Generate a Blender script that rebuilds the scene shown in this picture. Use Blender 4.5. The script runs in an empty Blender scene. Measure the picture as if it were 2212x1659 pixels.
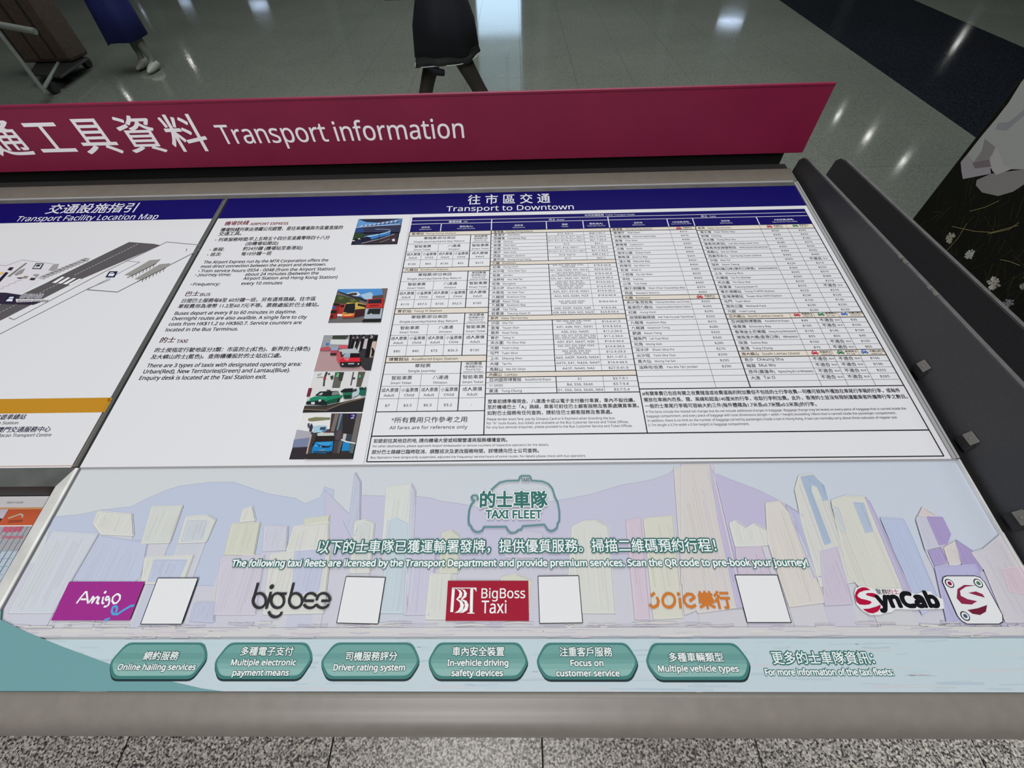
import bpy, bmesh, math, random, os
import numpy as np
from mathutils import Vector, Matrix
from mathutils.geometry import tessellate_polygon
random.seed(7)
scene = bpy.context.scene
col = scene.collection
R_ = math.radians

# ---------------------------------------------------------------- camera
IMW, IMH, FPX = 2212, 1659, 915.6
YAW, PITCH, ROLL, TILT = R_(-1.9117), R_(51.6126), R_(-2.2837), R_(6.893)
CAM = Vector((0, 0, 1.578)); DIST = 0.6
cy, sy, cp, sp, cr, sr = math.cos(YAW), math.sin(YAW), math.cos(PITCH), math.sin(PITCH), math.cos(ROLL), math.sin(ROLL)
fwd = Vector((sy*cp, cy*cp, -sp)); rgt = Vector((cy, -sy, 0)); upv = rgt.cross(fwd)
cx_ = rgt*cr + upv*sr; cy_ = -rgt*sr + upv*cr; cz_ = -fwd
cam_data = bpy.data.cameras.new('camera'); cam = bpy.data.objects.new('camera', cam_data)
cam.matrix_world = Matrix(((cx_.x, cy_.x, cz_.x, CAM.x), (cx_.y, cy_.y, cz_.y, CAM.y), (cx_.z, cy_.z, cz_.z, CAM.z), (0, 0, 0, 1)))
cam_data.sensor_fit = 'HORIZONTAL'; cam_data.sensor_width = 36; cam_data.lens = 36*FPX/IMW
cam_data.clip_start = 0.02; cam_data.clip_end = 200
col.objects.link(cam); scene.camera = cam
# ---------------------------------------------------------------- world, lights, exposure
w = bpy.data.worlds.new('world'); scene.world = w; w.use_nodes = True
w.node_tree.nodes['Background'].inputs[0].default_value = (0.75, 0.85, 1.0, 1)
w.node_tree.nodes['Background'].inputs[1].default_value = 0.3
scene.view_settings.view_transform = 'Standard'; scene.view_settings.look = 'None'
scene.view_settings.exposure = 0.0; scene.view_settings.gamma = 1.0
scene.view_settings.use_curve_mapping = False
def area(name, loc, size, power, color=(1, 1, 1), target=None, sizey=None):
    l = bpy.data.lights.new(name, 'AREA'); l.energy = power; l.color = color
    l.shape = 'RECTANGLE'; l.size = size; l.size_y = sizey or size
    o = bpy.data.objects.new(name, l); o.location = loc
    d = (Vector(target) - Vector(loc)) if target else Vector((0, 0, -1))
    o.rotation_euler = d.to_track_quat('-Z', 'Y').to_euler(); col.objects.link(o); return o
area('fill_light_behind', (-1.0, -6.0, 7.0), 3.0, 270, (1, .99, .97), (0, 1, 1))  # unseen fill light added to brighten the front of the sign
area('counter_light', (-0.5, -0.9, 4.6), 1.6, 90, (1.0, 0.985, 0.97), (0, .4, 1))
area('hall_light_near', (0.0, 5.5, 8.2), 7.0, 560, (0.93, 1.0, 0.97))
area('hall_light_far', (0.0, 17.0, 8.2), 12.0, 500, (0.93, 1.0, 0.97))

# ---------------------------------------------------------------- geometry helpers
def ray(x, y):
    return cx_*(x - IMW/2) + cy_*(IMH/2 - y) + cz_*(-FPX)
def px(P):
    d = Vector(P) - CAM; z = -d.dot(cz_)
    return IMW/2 + FPX*d.dot(cx_)/z, IMH/2 - FPX*d.dot(cy_)/z, z
PU = Vector((1, 0, 0)); PV = Vector((0, math.cos(TILT), math.sin(TILT))); PN = PU.cross(PV)
PO = CAM - PN*DIST
def pp(x, y, h=0.0):                     # a point of the sloping desk top, in metres along / up the slope
    q = ray(x, y); t = (-DIST + h)/q.dot(PN); d = CAM + q*t - PO
    return (d.dot(PU), d.dot(PV))
def P3(u, v, h=0.0): return PO + PU*u + PV*v + PN*h
HY = 1.048                                # the upright sign stands in the plane y = HY
def hp(x, y):
    q = ray(x, y); t = HY/q.y; p = CAM + q*t
    return (p.x, p.z)
def H3(u, v, h=0.0): return Vector((u, HY - h, v))
BX = 2.14                                 # picture board plane
def bp(x, y):
    q = ray(x, y); t = BX/q.x; p = CAM + q*t
    return (p.y, p.z)
def B3(u, v, h=0.0): return Vector((BX - h, u, v))
def Z(ox, oy, s): return lambda x, y: (ox + x/s, oy + y/s)

def lin(c):
    return tuple(((v/255)/12.92 if v <= 10 else (((v/255)+.055)/1.055)**2.4) for v in c)

def make_mat(name, rgb, rough=.5, metal=0.0, spec=.5, coat=0.0):
    m = bpy.data.materials.new(name); m.use_nodes = True
    b = m.node_tree.nodes['Principled BSDF']
    b.inputs['Base Color'].default_value = (*rgb, 1); b.inputs['Roughness'].default_value = rough
    b.inputs['Metallic'].default_value = metal; b.inputs['Specular IOR Level'].default_value = spec
    b.inputs['Coat Weight'].default_value = coat
    return m
def noisy(m, scale, amount, rough_amt=0.0, detail=4, bump=0.0):
    nt = m.node_tree; b = nt.nodes['Principled BSDF']
    base = b.inputs['Base Color'].default_value[:3]
    tc = nt.nodes.new('ShaderNodeTexCoord'); n = nt.nodes.new('ShaderNodeTexNoise')
    n.inputs['Scale'].default_value = scale; n.inputs['Detail'].default_value = detail
    nt.links.new(tc.outputs['Object'], n.inputs['Vector'])
    r = nt.nodes.new('ShaderNodeValToRGB')
    r.color_ramp.elements[0].position = .3; r.color_ramp.elements[1].position = .7
    r.color_ramp.elements[0].color = (*[c*(1-amount) for c in base], 1)
    r.color_ramp.elements[1].color = (*[min(1, c*(1+amount)) for c in base], 1)
    nt.links.new(n.outputs['Fac'], r.inputs['Fac']); nt.links.new(r.outputs['Color'], b.inputs['Base Color'])
    if rough_amt:
        mr = nt.nodes.new('ShaderNodeMapRange'); r0 = b.inputs['Roughness'].default_value
        mr.inputs['To Min'].default_value = r0-rough_amt; mr.inputs['To Max'].default_value = r0+rough_amt
        nt.links.new(n.outputs['Fac'], mr.inputs['Value']); nt.links.new(mr.outputs['Result'], b.inputs['Roughness'])
    if bump:
        bn = nt.nodes.new('ShaderNodeBump'); bn.inputs['Strength'].default_value = bump; bn.inputs['Distance'].default_value = .001
        nt.links.new(n.outputs['Fac'], bn.inputs['Height']); nt.links.new(bn.outputs['Normal'], b.inputs['Normal'])
    return m
def emit(name, rgb, strength):
    m = bpy.data.materials.new(name); m.use_nodes = True; nt = m.node_tree
    b = nt.nodes['Principled BSDF']; b.inputs['Base Color'].default_value = (0, 0, 0, 1)
    b.inputs['Emission Color'].default_value = (*rgb, 1); b.inputs['Emission Strength'].default_value = strength
    return m
# ink: every printed colour is stored per face, one procedural ink material reads it
INK = make_mat('printing_ink', (1, 1, 1), .5, spec=.06)
_a = INK.node_tree.nodes.new('ShaderNodeAttribute'); _a.attribute_name = 'Ink'
_n = INK.node_tree.nodes.new('ShaderNodeTexNoise'); _n.inputs['Scale'].default_value = 900
_tc = INK.node_tree.nodes.new('ShaderNodeTexCoord'); INK.node_tree.links.new(_tc.outputs['Object'], _n.inputs['Vector'])
_mx = INK.node_tree.nodes.new('ShaderNodeMix'); _mx.data_type = 'RGBA'; _mx.blend_type = 'MULTIPLY'; _mx.inputs['Factor'].default_value = .10
INK.node_tree.links.new(_a.outputs['Color'], _mx.inputs['A']); INK.node_tree.links.new(_n.outputs['Fac'], _mx.inputs['B'])
INK.node_tree.links.new(_mx.outputs['Result'], INK.node_tree.nodes['Principled BSDF'].inputs['Base Color'])

def link(name, me, parent=None):
    o = bpy.data.objects.new(name, me); col.objects.link(o)
    if parent: o.parent = parent
    return o
def tag(o, label=None, cat=None, group=None, kind=None):
    if label: o['label'] = label
    if cat: o['category'] = cat
    if group: o['group'] = group
    if kind: o['kind'] = kind
    return o
def empty(name, loc, label, cat, rz=0, group=None):
    o = bpy.data.objects.new(name, None); o.location = loc; o.rotation_euler.z = rz
    o.empty_display_size = .1; col.objects.link(o); return tag(o, label, cat, group)

class MB:                                 # collects plain solids into ONE mesh
    def __init__(s): s.v = []; s.f = []; s.smooth = []
    def add(s, vs, fs, sm=False):
        k = len(s.v); s.v += [Vector(p) for p in vs]; s.f += [tuple(i+k for i in f) for f in fs]; s.smooth += [sm]*len(fs)
    def box(s, a, b, fr=None):
        (x0, y0, z0), (x1, y1, z1) = a, b
        vs = [(x0, y0, z0), (x1, y0, z0), (x1, y1, z0), (x0, y1, z0), (x0, y0, z1), (x1, y0, z1), (x1, y1, z1), (x0, y1, z1)]
        if fr: vs = [fr(*p) for p in vs]
        s.add(vs, [(0, 3, 2, 1), (4, 5, 6, 7), (0, 1, 5, 4), (1, 2, 6, 5), (2, 3, 7, 6), (3, 0, 4, 7)])
    def prism(s, pts, thick):             # pts: 3D loop, thick: vector
        n = len(pts); t = Vector(thick); a = [Vector(p) for p in pts]
        s.add(a + [p+t for p in a], [tuple(range(n))[::-1], tuple(range(n, 2*n))] + [(i, (i+1) % n, n+(i+1) % n, n+i) for i in range(n)])
    def tube(s, pts, r, n=12, cap=True):
        pts = [Vector(p) for p in pts]; rings = []
        rr = r if isinstance(r, (list, tuple)) else [r]*len(pts)
        for i, p in enumerate(pts):
            d = (pts[min(i+1, len(pts)-1)] - pts[max(i-1, 0)]).normalized()
            a = d.orthogonal().normalized() if i == 0 else (a - d*a.dot(d)).normalized()
            b = d.cross(a)
            rings.append([p + (a*math.cos(t) + b*math.sin(t))*rr[i] for t in [2*math.pi*k/n for k in range(n)]])
        vs = [q for g in rings for q in g]
        fs = [(i*n+k, i*n+(k+1) % n, (i+1)*n+(k+1) % n, (i+1)*n+k) for i in range(len(pts)-1) for k in range(n)]
        s.add(vs, fs, True)
        if cap: s.add(rings[0], [tuple(range(n))[::-1]]); s.add(rings[-1], [tuple(range(n))])
    def build(s, name, mat, parent=None, base=None, bevel=0.0):
        off = base if base is not None else Vector((0, 0, 0))
        me = bpy.data.meshes.new(name); me.from_pydata([tuple(p-off) for p in s.v], [], s.f)
        for p, sm in zip(me.polygons, s.smooth): p.use_smooth = sm
        me.materials.append(mat); me.update()
        if bevel:
            bm = bmesh.new(); bm.from_mesh(me)
            bmesh.ops.remove_doubles(bm, verts=bm.verts, dist=1e-6)
            es = [e for e in bm.edges if len(e.link_faces) == 2 and e.calc_face_angle(0) > .6]
            bmesh.ops.bevel(bm, geom=es, offset=bevel, segments=2, affect='EDGES', profile=.5)
            bm.to_mesh(me); bm.free()
        return link(name, me, parent)

# ---------------------------------------------------------------- printing helpers
def _face(fn):                            # type face that ships inside Blender; the built-in one otherwise
    try: return bpy.data.fonts.load(os.path.join(bpy.utils.resource_path('LOCAL'), 'datafiles', 'fonts', fn))
    except Exception: return None
def _setter(fn=None):
    c = bpy.data.curves.new('type', 'FONT'); o = bpy.data.objects.new('type_setter', c); col.objects.link(o)
    c.size = 1.0; c.dimensions = '2D'; c.fill_mode = 'FRONT'
    if fn:
        f = _face(fn)
        if f: c.font = f
    return o
SET_CJK, SET_LAT = _setter(), _setter('NotoSansMath-Regular.woff2')
_cache = {}
def type_mesh(body, off, res):
    k = (body, res)
    if k not in _cache:
        o = SET_CJK if any(ord(c) > 0x2E80 for c in body) else SET_LAT
        o.data.body = body; o.data.resolution_u = res
        me = o.to_mesh(); n = len(me.vertices)
        a = np.empty(n*3, dtype=np.float32); me.vertices.foreach_get('co', a)
        _cache[k] = ([tuple(q[:2]) for q in a.reshape(-1, 3).tolist()], [tuple(p.vertices) for p in me.polygons])
        o.to_mesh_clear()
    return _cache[k]
def _ext(ch):
    v = type_mesh(ch, 0, 2)[0]; return min(p[1] for p in v), max(p[1] for p in v)
CAPH = _ext('H')[1]; CB, CT = _ext('國')
def is_cjk(s): return any(ord(c) > 0x2E80 for c in s)
LAYER = .00016
class Print:                              # flat printed matter on one surface; layers stack by a fraction of a millimetre
    def __init__(s, to2, to3, base, layer=1, lift=0): s.to2 = to2; s.to3 = to3; s.base = base; s.v = []; s.f = []; s.c = []; s.L = layer; s.dim = .80; s.lift = lift
    def raw(s, pts, faces, rgb, L=None):
        h = ((s.L if L is None else L) + s.lift)*LAYER; k = len(s.v)
        s.v += [(p[0], p[1], h) for p in pts]; s.f += [tuple(i+k for i in f) for f in faces]; s.c += [(*[c*s.dim for c in lin(rgb)], 1.0)]*len(faces)
    def poly(s, pts, rgb, L=None, metric=False):
        q = pts if metric else [s.to2(x, y) for x, y in pts]
        s.raw(q, tessellate_polygon([[Vector((a, b, 0)) for a, b in q]]), rgb, L)
    def line(s, pts, wd, rgb, L=None, metric=False, closed=False):   # wd in metres
        q = [Vector(p) for p in pts] if metric else [Vector(s.to2(x, y)) for x, y in pts]
        if closed: q.append(q[0])
        L0 = s.L if L is None else L; k_ = 0
        for a, b in zip(q, q[1:]):
            d = b-a
            if d.length < 1e-7: continue
            d.normalize(); n = Vector((-d.y, d.x))*wd/2; k_ += 1
            s.raw([tuple(p) for p in (a+n, a-n, b-n, b+n)], [(0, 1, 2, 3)], rgb, L0+.06*(k_ % 2))
        if wd > .0012:
            for i_, p in enumerate(q[1:-1] if not closed else q[:-1]): s.disc(p, wd/2, rgb, L0+.12+.05*(i_ % 2))
    def disc(s, c, r, rgb, L=None, n=10, ry=None):
        ry = ry or r
        s.raw([(c[0]+r*math.cos(2*math.pi*i/n), c[1]+ry*math.sin(2*math.pi*i/n)) for i in range(n)], [tuple(range(n))], rgb, L)
    def text(s, body, a, b, h, rgb, off=0.0, L=None, res=2, hm=None):
        """fit body between pixels a (baseline left) and b (baseline right); h = capital / character height in pixels"""
        (u0, v0), (u1, v1) = s.to2(*a), s.to2(*b)
        if hm is None:
            t1, t2 = s.to2((a[0]+b[0])/2, (a[1]+b[1])/2), s.to2((a[0]+b[0])/2, (a[1]+b[1])/2 - h); hm = abs(t2[1]-t1[1])
        s._fit(body, u0, v0, u1, v1, hm, rgb, off, L, res)
    def _fit(s, body, u0, v0, u1, v1, hm, rgb, off=0.0, L=None, res=2):
        raw0, _ = type_mesh(body, 0.0, res)
        if not raw0: return
        vs, fs = raw0, _
        x0 = min(p[0] for p in raw0); x1 = max(p[0] for p in raw0)
        cj = is_cjk(body); sc = hm/((CT-CB) if cj else CAPH); dy = -CB if cj else 0.0
        k = (u1-u0)/max(1e-6, x1-x0); m = (v1-v0)/max(1e-6, u1-u0)
        # heavier strokes: the same letters set again a hair to each side
        if off <= 0: sh = [(0, 0)]
        elif off < .0075: sh = [(-.5, 0), (.5, 0)]
        else:
            n_ = 4 if off < .03 else (8 if off < .06 else 12); sh = [(math.cos(2*math.pi*(i+.5)/n_), math.sin(2*math.pi*(i+.5)/n_)) for i in range(n_)]
            if n_ > 4: sh += [(.5*math.cos(2*math.pi*i/4), .5*math.sin(2*math.pi*i/4)) for i in range(4)]
        e = off*(sc if cj else hm*1.25)
        for j_, (dx, dv) in enumerate(sh):
            s.raw([(u0+(x-x0)*k+dx*e, v0+(x-x0)*k*m+(y+dy)*sc+dv*e) for x, y in vs], fs, rgb, (s.L if L is None else L)+.06*j_)
    def put(s, body, u, v, hm, rgb, al='l', squeeze=1.0, maxw=None, off=0.0, L=None, res=1):
        raw0, _ = type_mesh(body, 0.0, res)
        x0 = min(p[0] for p in raw0); x1 = max(p[0] for p in raw0)
        sc = hm/((CT-CB) if is_cjk(body) else CAPH); wd = (x1-x0)*sc*squeeze
        if maxw and wd > maxw: wd = maxw
        ul = u if al == 'l' else (u-wd/2 if al == 'c' else u-wd)
        s._fit(body, ul, v, ul+wd, v, hm, rgb, off, L, res); return ul+wd
    def halo(s, body, a, b, h, rgb, edge, off=0.0, wide=.05, L=1, res=2):
        if not is_cjk(body): off = max(off, .045); wide += .035
        s.text(body, a, b, h, edge, off=wide, L=L, res=res); s.text(body, a, b, h, rgb, off=off, L=L+1, res=res)
    def build(s, name, parent, label=None):
        me = bpy.data.meshes.new(name); a = np.array(s.v)
        O = np.array(s.to3(0, 0, 0)); A = [np.array(s.to3(*e_)) - O for e_ in ((1, 0, 0), (0, 1, 0), (0, 0, 1))]
        a = O - np.array(s.base) + a[:, :1]*A[0] + a[:, 1:2]*A[1] + a[:, 2:]*A[2]
        me.from_pydata(a.tolist(), [], s.f)
        at = me.attributes.new('Ink', 'FLOAT_COLOR', 'FACE')
        at.data.foreach_set('color', np.array(s.c, dtype=np.float32).ravel())
        me.materials.append(INK); me.update()
        o = link(name, me, parent)
        if label: o['label'] = label
        return o

# ---------------------------------------------------------------- materials
M = {}
M['bar'] = noisy(make_mat('warm_grey_painted_metal', lin((117, 111, 106)), .38, 0.0, .5), 60, .05, .05, 6, .03)
M['rail'] = noisy(make_mat('grey_anodised_metal', lin((122, 119, 110)), .4, .3), 40, .05, .04)
M['white'] = make_mat('white_film', lin((198, 197, 202)), .45, spec=.3)
M['black'] = noisy(make_mat('black_painted_metal', lin((38, 38, 40)), .55), 50, .1)
M['fin'] = noisy(make_mat('charcoal_powder_coat', lin((56, 56, 59)), .5, spec=.4), 300, .12, .03, 3)
M['edge'] = noisy(make_mat('grey_blade_edge', lin((88, 87, 88)), .45), 60, .15)  # paler grey than the blade faces
M['maroon'] = noisy(make_mat('maroon_enamel', lin((124, 24, 60)), .45, spec=.4), 8, .08)
M['steel'] = noisy(make_mat('polished_steel', (.85, .84, .82), .4, .45), 25, .1, .08)
M['dullsteel'] = noisy(make_mat('dull_steel', (.17, .18, .175), .35, .6), 25, .15, .06)
M['acrylic'] = make_mat('acrylic_edge', lin((150, 150, 152)), .25, spec=.5)
M['clip'] = noisy(make_mat('clip_metal', lin((125, 122, 117)), .4, .4), 30, .1)
M['pitch'] = make_mat('pitch_black_gap_shade', (.006, .006, .006), .7, spec=.2)  # near-black: the darkness of the gap under the sign put into the colour
M['groove'] = make_mat('dark_grey_groove', (.022, .022, .021), .6, spec=.3)
M['dark'] = make_mat('tray_black', lin((28, 27, 28)), .6)

# ---------------------------------------------------------------- floor and hall
def granite(name, dark, mid, light, scale, rough, bump=.0, contrast=1.0, spec=.5):
    m = make_mat(name, mid, rough, spec=spec); nt = m.node_tree; b = nt.nodes['Principled BSDF']
    g = nt.nodes.new('ShaderNodeNewGeometry')
    n1 = nt.nodes.new('ShaderNodeTexNoise'); n1.inputs['Scale'].default_value = scale; n1.inputs['Detail'].default_value = 3; n1.inputs['Roughness'].default_value = .65
    v = nt.nodes.new('ShaderNodeTexVoronoi'); v.inputs['Scale'].default_value = scale*1.3
    nt.links.new(g.outputs['Position'], n1.inputs['Vector']); nt.links.new(g.outputs['Position'], v.inputs['Vector'])
    sep = nt.nodes.new('ShaderNodeSeparateColor'); nt.links.new(v.outputs['Color'], sep.inputs['Color'])
    mx = nt.nodes.new('ShaderNodeMath'); mx.operation = 'MULTIPLY_ADD'; mx.inputs[1].default_value = .28
    nt.links.new(sep.outputs['Red'], mx.inputs[0]); nt.links.new(n1.outputs['Fac'], mx.inputs[2])
    r = nt.nodes.new('ShaderNodeValToRGB'); e = r.color_ramp.elements
    e[0].position = .50; e[0].color = (*dark, 1); e[1].position = .82; e[1].color = (*light, 1)
    k = e.new(.62); k.color = (*mid, 1)
    nt.links.new(mx.outputs[0], r.inputs['Fac'])
    n2 = nt.nodes.new('ShaderNodeTexNoise'); n2.inputs['Scale'].default_value = .7; n2.inputs['Detail'].default_value = 2
    nt.links.new(g.outputs['Position'], n2.inputs['Vector'])
    mr = nt.nodes.new('ShaderNodeMapRange'); mr.inputs['To Min'].default_value = .8; mr.inputs['To Max'].default_value = 1.2
    nt.links.new(n2.outputs['Fac'], mr.inputs['Value'])
    mm = nt.nodes.new('ShaderNodeMix'); mm.data_type = 'RGBA'; mm.blend_type = 'MULTIPLY'; mm.inputs['Factor'].default_value = 1
    nt.links.new(r.outputs['Color'], mm.inputs['A']); nt.links.new(mr.outputs['Result'], mm.inputs['B'])
    nt.links.new(mm.outputs['Result'], b.inputs['Base Color'])
    n3 = nt.nodes.new('ShaderNodeTexNoise'); n3.inputs['Scale'].default_value = 1.7
    nt.links.new(g.outputs['Position'], n3.inputs['Vector'])
    m3 = nt.nodes.new('ShaderNodeMapRange'); m3.inputs['To Min'].default_value = rough*.7; m3.inputs['To Max'].default_value = rough*1.35
    nt.links.new(n3.outputs['Fac'], m3.inputs['Value']); nt.links.new(m3.outputs['Result'], b.inputs['Roughness'])
    return m
M['granite'] = granite('speckled_granite', lin((58, 55, 57)), lin((142, 137, 132)), lin((208, 202, 194)), 150, .3)
M['polished'] = granite('polished_grey_granite', lin((104, 107, 101)), lin((112, 116, 109)), lin((121, 124, 117)), 60, .075)
M['blackstone'] = granite('black_granite', lin((22, 24, 30)), lin((30, 33, 40)), lin((42, 45, 52)), 60, .09)
M['grout'] = make_mat('dark_grout', lin((24, 25, 25)), .8)

fb = MB(); fb.box((-42, -9, -.14), (42, 33, -.012))
floor = fb.build('floor', M['grout']); tag(floor, kind='structure')
TX, TY = .6, .75
def tile_mesh(name, mat, wx, wy, g=.0024):
    b = MB()
    b.box((-wx/2+g, -wy/2+g, -.012), (wx/2-g, wy/2-g, 0))
    me_o = b.build(name, mat); me = me_o.data; bpy.data.objects.remove(me_o); return me
mesh_near = tile_mesh('floor_tile_speckled', M['granite'], TX, TY)
mesh_far = tile_mesh('floor_tile_polished', M['polished'], TX, TY, .0011)
cand = []
NX, NY = 14, 20
for i in range(-26, 26):
    for j in range(-9, 28):
        c = Vector((.0467+(i+.5)*TX, 4.07+(j-5+.5)*TY, 0))
        d = px(c); vis = d[2] > .3 and -130 < d[0] < IMW+130 and -40 < d[1] < IMH+130
        behind = vis and abs(c.x) < .4 and .5 < c.y < 2.2
        ar = 1/d[2]**3 if vis and not behind else 0
        cand.append((ar, c))
cand.sort(key=lambda t: -t[0])
rest = {0: MB(), 1: MB()}
for n, (ar, c) in enumerate(cand):
    near = c.y < .9
    if n < 300 and ar > 0:
        o = link('tile', mesh_near if near else mesh_far, floor); o.location = c
    else:
        g = .0022 if near else .0011
        rest[0 if near else 1].box((c.x-TX/2+g, c.y-TY/2+g, -.012), (c.x+TX/2-g, c.y+TY/2-g, 0))
tag(rest[0].build('tile_field', M['granite'], floor), kind='stuff')
tag(rest[1].build('tile_field', M['polished'], floor), kind='stuff')
xa0, ya0 = 3.788, 3.756; sl = .0678
for k in range(-3, 12):                   # dark band of stone let into the floor, slightly askew to the tiles
    y0 = ya0 + k*1.5 + .002; y1 = y0 + 1.496
    b = MB(); f = lambda y, o: xa0 + sl*(y-ya0) + o
    for a0, a1 in ((0, .965), (.968, 1.93)):
        b = MB(); b.prism([(f(y0, a0), y0, -.008), (f(y0, a1), y0, -.008), (f(y1, a1), y1, -.008), (f(y1, a0), y1, -.008)], (0, 0, .0095))
        o = b.build('dark_slab', M['blackstone'], floor)
        if k == 0 and a0 == 0: o['label'] = 'near-black polished stone slab'

M['wall'] = noisy(make_mat('dim_wall', (.10, .105, .10), .7), 2, .2)
M['ceil'] = noisy(make_mat('dim_ceiling', (.07, .075, .075), .8), 2, .2)
M['glow'] = emit('daylight_glazing', (.55, .78, 1.0), 2.3)
M['frame'] = make_mat('window_frame', (.05, .05, .05), .5)
def struct(name, b, m): return tag(b.build(name, m), kind='structure')
def wall_box(name, a, bb, m='wall'): b = MB(); b.box(a, bb); return struct(name, b, M[m])
CZ = 9.0
wins = [(-2.3, .36, 0.05, 5.4), (1.62, 2.1, .05, 4.6)]
M['glowdim'] = emit('upper_glow', (.55, .78, .9), .55)
ub = MB(); ub.box((-2.3, 31.96, 5.5), (.36, 31.99, 8.7)); struct('window_3', ub, M['glowdim'])  # dim glowing panel added to draw the window reflection further down the floor
bk = MB()
xs = [-42] + [e for wv in wins for e in (wv[0], wv[1])] + [42]
for k in range(0, len(xs), 2): bk.box((xs[k], 32, -.14), (xs[k+1], 32.3, CZ))
for wv in wins: bk.box((wv[0], 32, wv[3]), (wv[1], 32.3, CZ))
struct('wall_back', bk, M['wall'])
for i, wv in enumerate(wins):
    b = MB(); b.box((wv[0], 32.12, .0), (wv[1], 32.16, wv[3])); g = struct('window_%d' % (i+1), b, M['glow'])
    f = MB()
    for z in (.0, 2.6, wv[3]-.06): f.box((wv[0], 32.02, z), (wv[1], 32.11, z+.06))
    for x in (wv[0], wv[1]-.06): f.box((x, 32.02, 0), (x+.06, 32.11, wv[3]))
    f.build('window_frame', M['frame'], g)
wall_box('wall_left', (-42.3, -9, -.14), (-42, 32.3, CZ)); wall_box('wall_right', (42, -9, -.14), (42.3, 32.3, CZ))
wall_box('wall_front', (-42, -9.3, -.14), (42, -9, CZ)); wall_box('ceiling', (-42.3, -9.3, CZ), (42.3, 32.3, CZ+.2), 'ceil')
# round columns, seen only as dim streaks in the polished floor
for k_, (x, y) in enumerate(((1.3, 26), (-9, 27), (7.5, 27), (-17, 26), (16, 27))):
    o = MB(); o.tube([(x, y, 0), (x, y, CZ)], .38, 24)
    q = o.build('trim_%d' % (k_+1), M['wall']); tag(q, kind='structure')
# downlights in the ceiling (they show as small glints in the floor)
M['lamp'] = emit('downlight_lens', (1.0, 1.0, .95), 60)
M['lamp2'] = emit('bluish_downlight_lens', (.6, .75, 1.0), 5)
def refl(x, y, yy):
    q = ray(x, y); P = CAM + q*(-CAM.z/q.z); t = (yy - P.y)/q.y
    return Vector((P.x+q.x*t, yy, -q.z*t))
spots = [(413, 135, 29, .065, 'lamp'), (277, 211, 28, .065, 'lamp'), (353, 207, 28, .065, 'lamp'), (1577, 48, 24, .55, 'lamp2'),
         (1810, 250, 24, .07, 'lamp'), (1875, 295, 21.5, .08, 'lamp'), (1950, 350, 19, .075, 'lamp'), (2070, 90, 28, .08, 'lamp'), (1095, 110, 29, .06, 'lamp2'), (325, 25, 26, .35, 'lamp2'), (560, 12, 28, .45, 'lamp2'), (400, 5, 30, .3, 'lamp2')]
for k, (x, y, yy, r, mt) in enumerate(spots):
    p = refl(x, y, yy)
    e = empty('ceiling_light', p, 'small round downlight hung high above the hall floor' if mt == 'lamp' else 'bluish round downlight hung high above the hall floor', 'ceiling light', group='white downlights above the hall' if mt == 'lamp' else 'bluish downlights above the hall')
    b = MB(); b.tube([(0, 0, .0), (0, 0, .25)], r*1.15, 20); b.build('housing', M['frame'], e)
    b = MB(); b.tube([(0, 0, -.012), (0, 0, -.004)], r, 20); b.build('lens', M[mt], e)
    b = MB(); b.tube([(0, 0, .25), (0, 0, CZ-p.z)], .015, 8); b.build('stem', M['frame'], e)

# ---------------------------------------------------------------- information desk
DB = Vector((-.65, .55, 0))
desk = empty('information_desk', DB, 'long sloping information desk with maroon sign, transport tables and grey rounded front edge', 'information desk')
UL, UR = -2.0, .637
# front rounded bar
prof = []
c0 = (.009, .9505)
for k in range(0, 19):
    a = math.radians(84 + k*9.2)          # from just behind the top, round the front, underneath
    prof.append((c0[0] + .0252*math.cos(a), c0[1] + .0252*math.sin(a)))
t0 = P3(0, -.0478, 0)
prof = [(t0.y, t0.z), (t0.y-.006, t0.z-.0006)] + prof
prof += [(.03, .926), (.05, .926), (.05, t0.z-.004), (t0.y, t0.z-.0015)]
b = MB(); n = len(prof)
XS = [-2.0, UR+.012]
vs = [(x, p[0], p[1]) for x in XS for p in prof]
b.add(vs, [(i, (i+1) % n, n+(i+1) % n, n+i) for i in range(n)], True); b.add(vs[:n], [tuple(range(n))]); b.add(vs[n:], [tuple(range(n))[::-1]])
bar = b.build('front_bar', M['bar'], desk, DB); bar['label'] = 'warm grey rounded front edge bar'
bar.data.polygons  # smooth by angle
for p in bar.data.polygons: p.use_smooth = True
# cabinet body, plinth
b = MB()
b.prism([(-1.98, .075, .10), (-1.98, 1.05, .10), (-1.98, 1.05, .90), (-1.98, .075, .79)], (1.98+UR-.02, 0, 0))
b.build('cabinet', M['black'], desk, DB)
b = MB(); b.box((-1.98, .052, .70), (UR-.02, .075, .926)); b.build('fascia', M['black'], desk, DB)
b = MB(); b.box((-1.95, .12, 0), (UR-.05, 1.0, .10)); b.build('plinth', M['dark'], desk, DB)
# top deck carrying the panels (opening for the leaflet tray left open)
def slab(bm_, u0, v0, u1, v1, h0, h1): bm_.box((u0, v0, h0), (u1, v1, h1), P3)
# rear rail
b = MB(); slab(b, UL, .900, UR+.001, .9485, -.03, .001); rl = b.build('rear_rail', M['rail'], desk, DB, .0012); rl['label'] = 'dull grey metal rail behind the panels'
b = MB(); slab(b, UL, .8955, UR-.01, .9008, -.02, .0022); b.build('rail_lip', M['acrylic'], desk, DB, .0006)
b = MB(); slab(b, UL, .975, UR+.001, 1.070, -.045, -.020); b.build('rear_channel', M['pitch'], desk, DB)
b = MB(); slab(b, UL, .9487, UR, .975, -.045, -.004); b.build('rear_groove', M['groove'], desk, DB)
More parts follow.
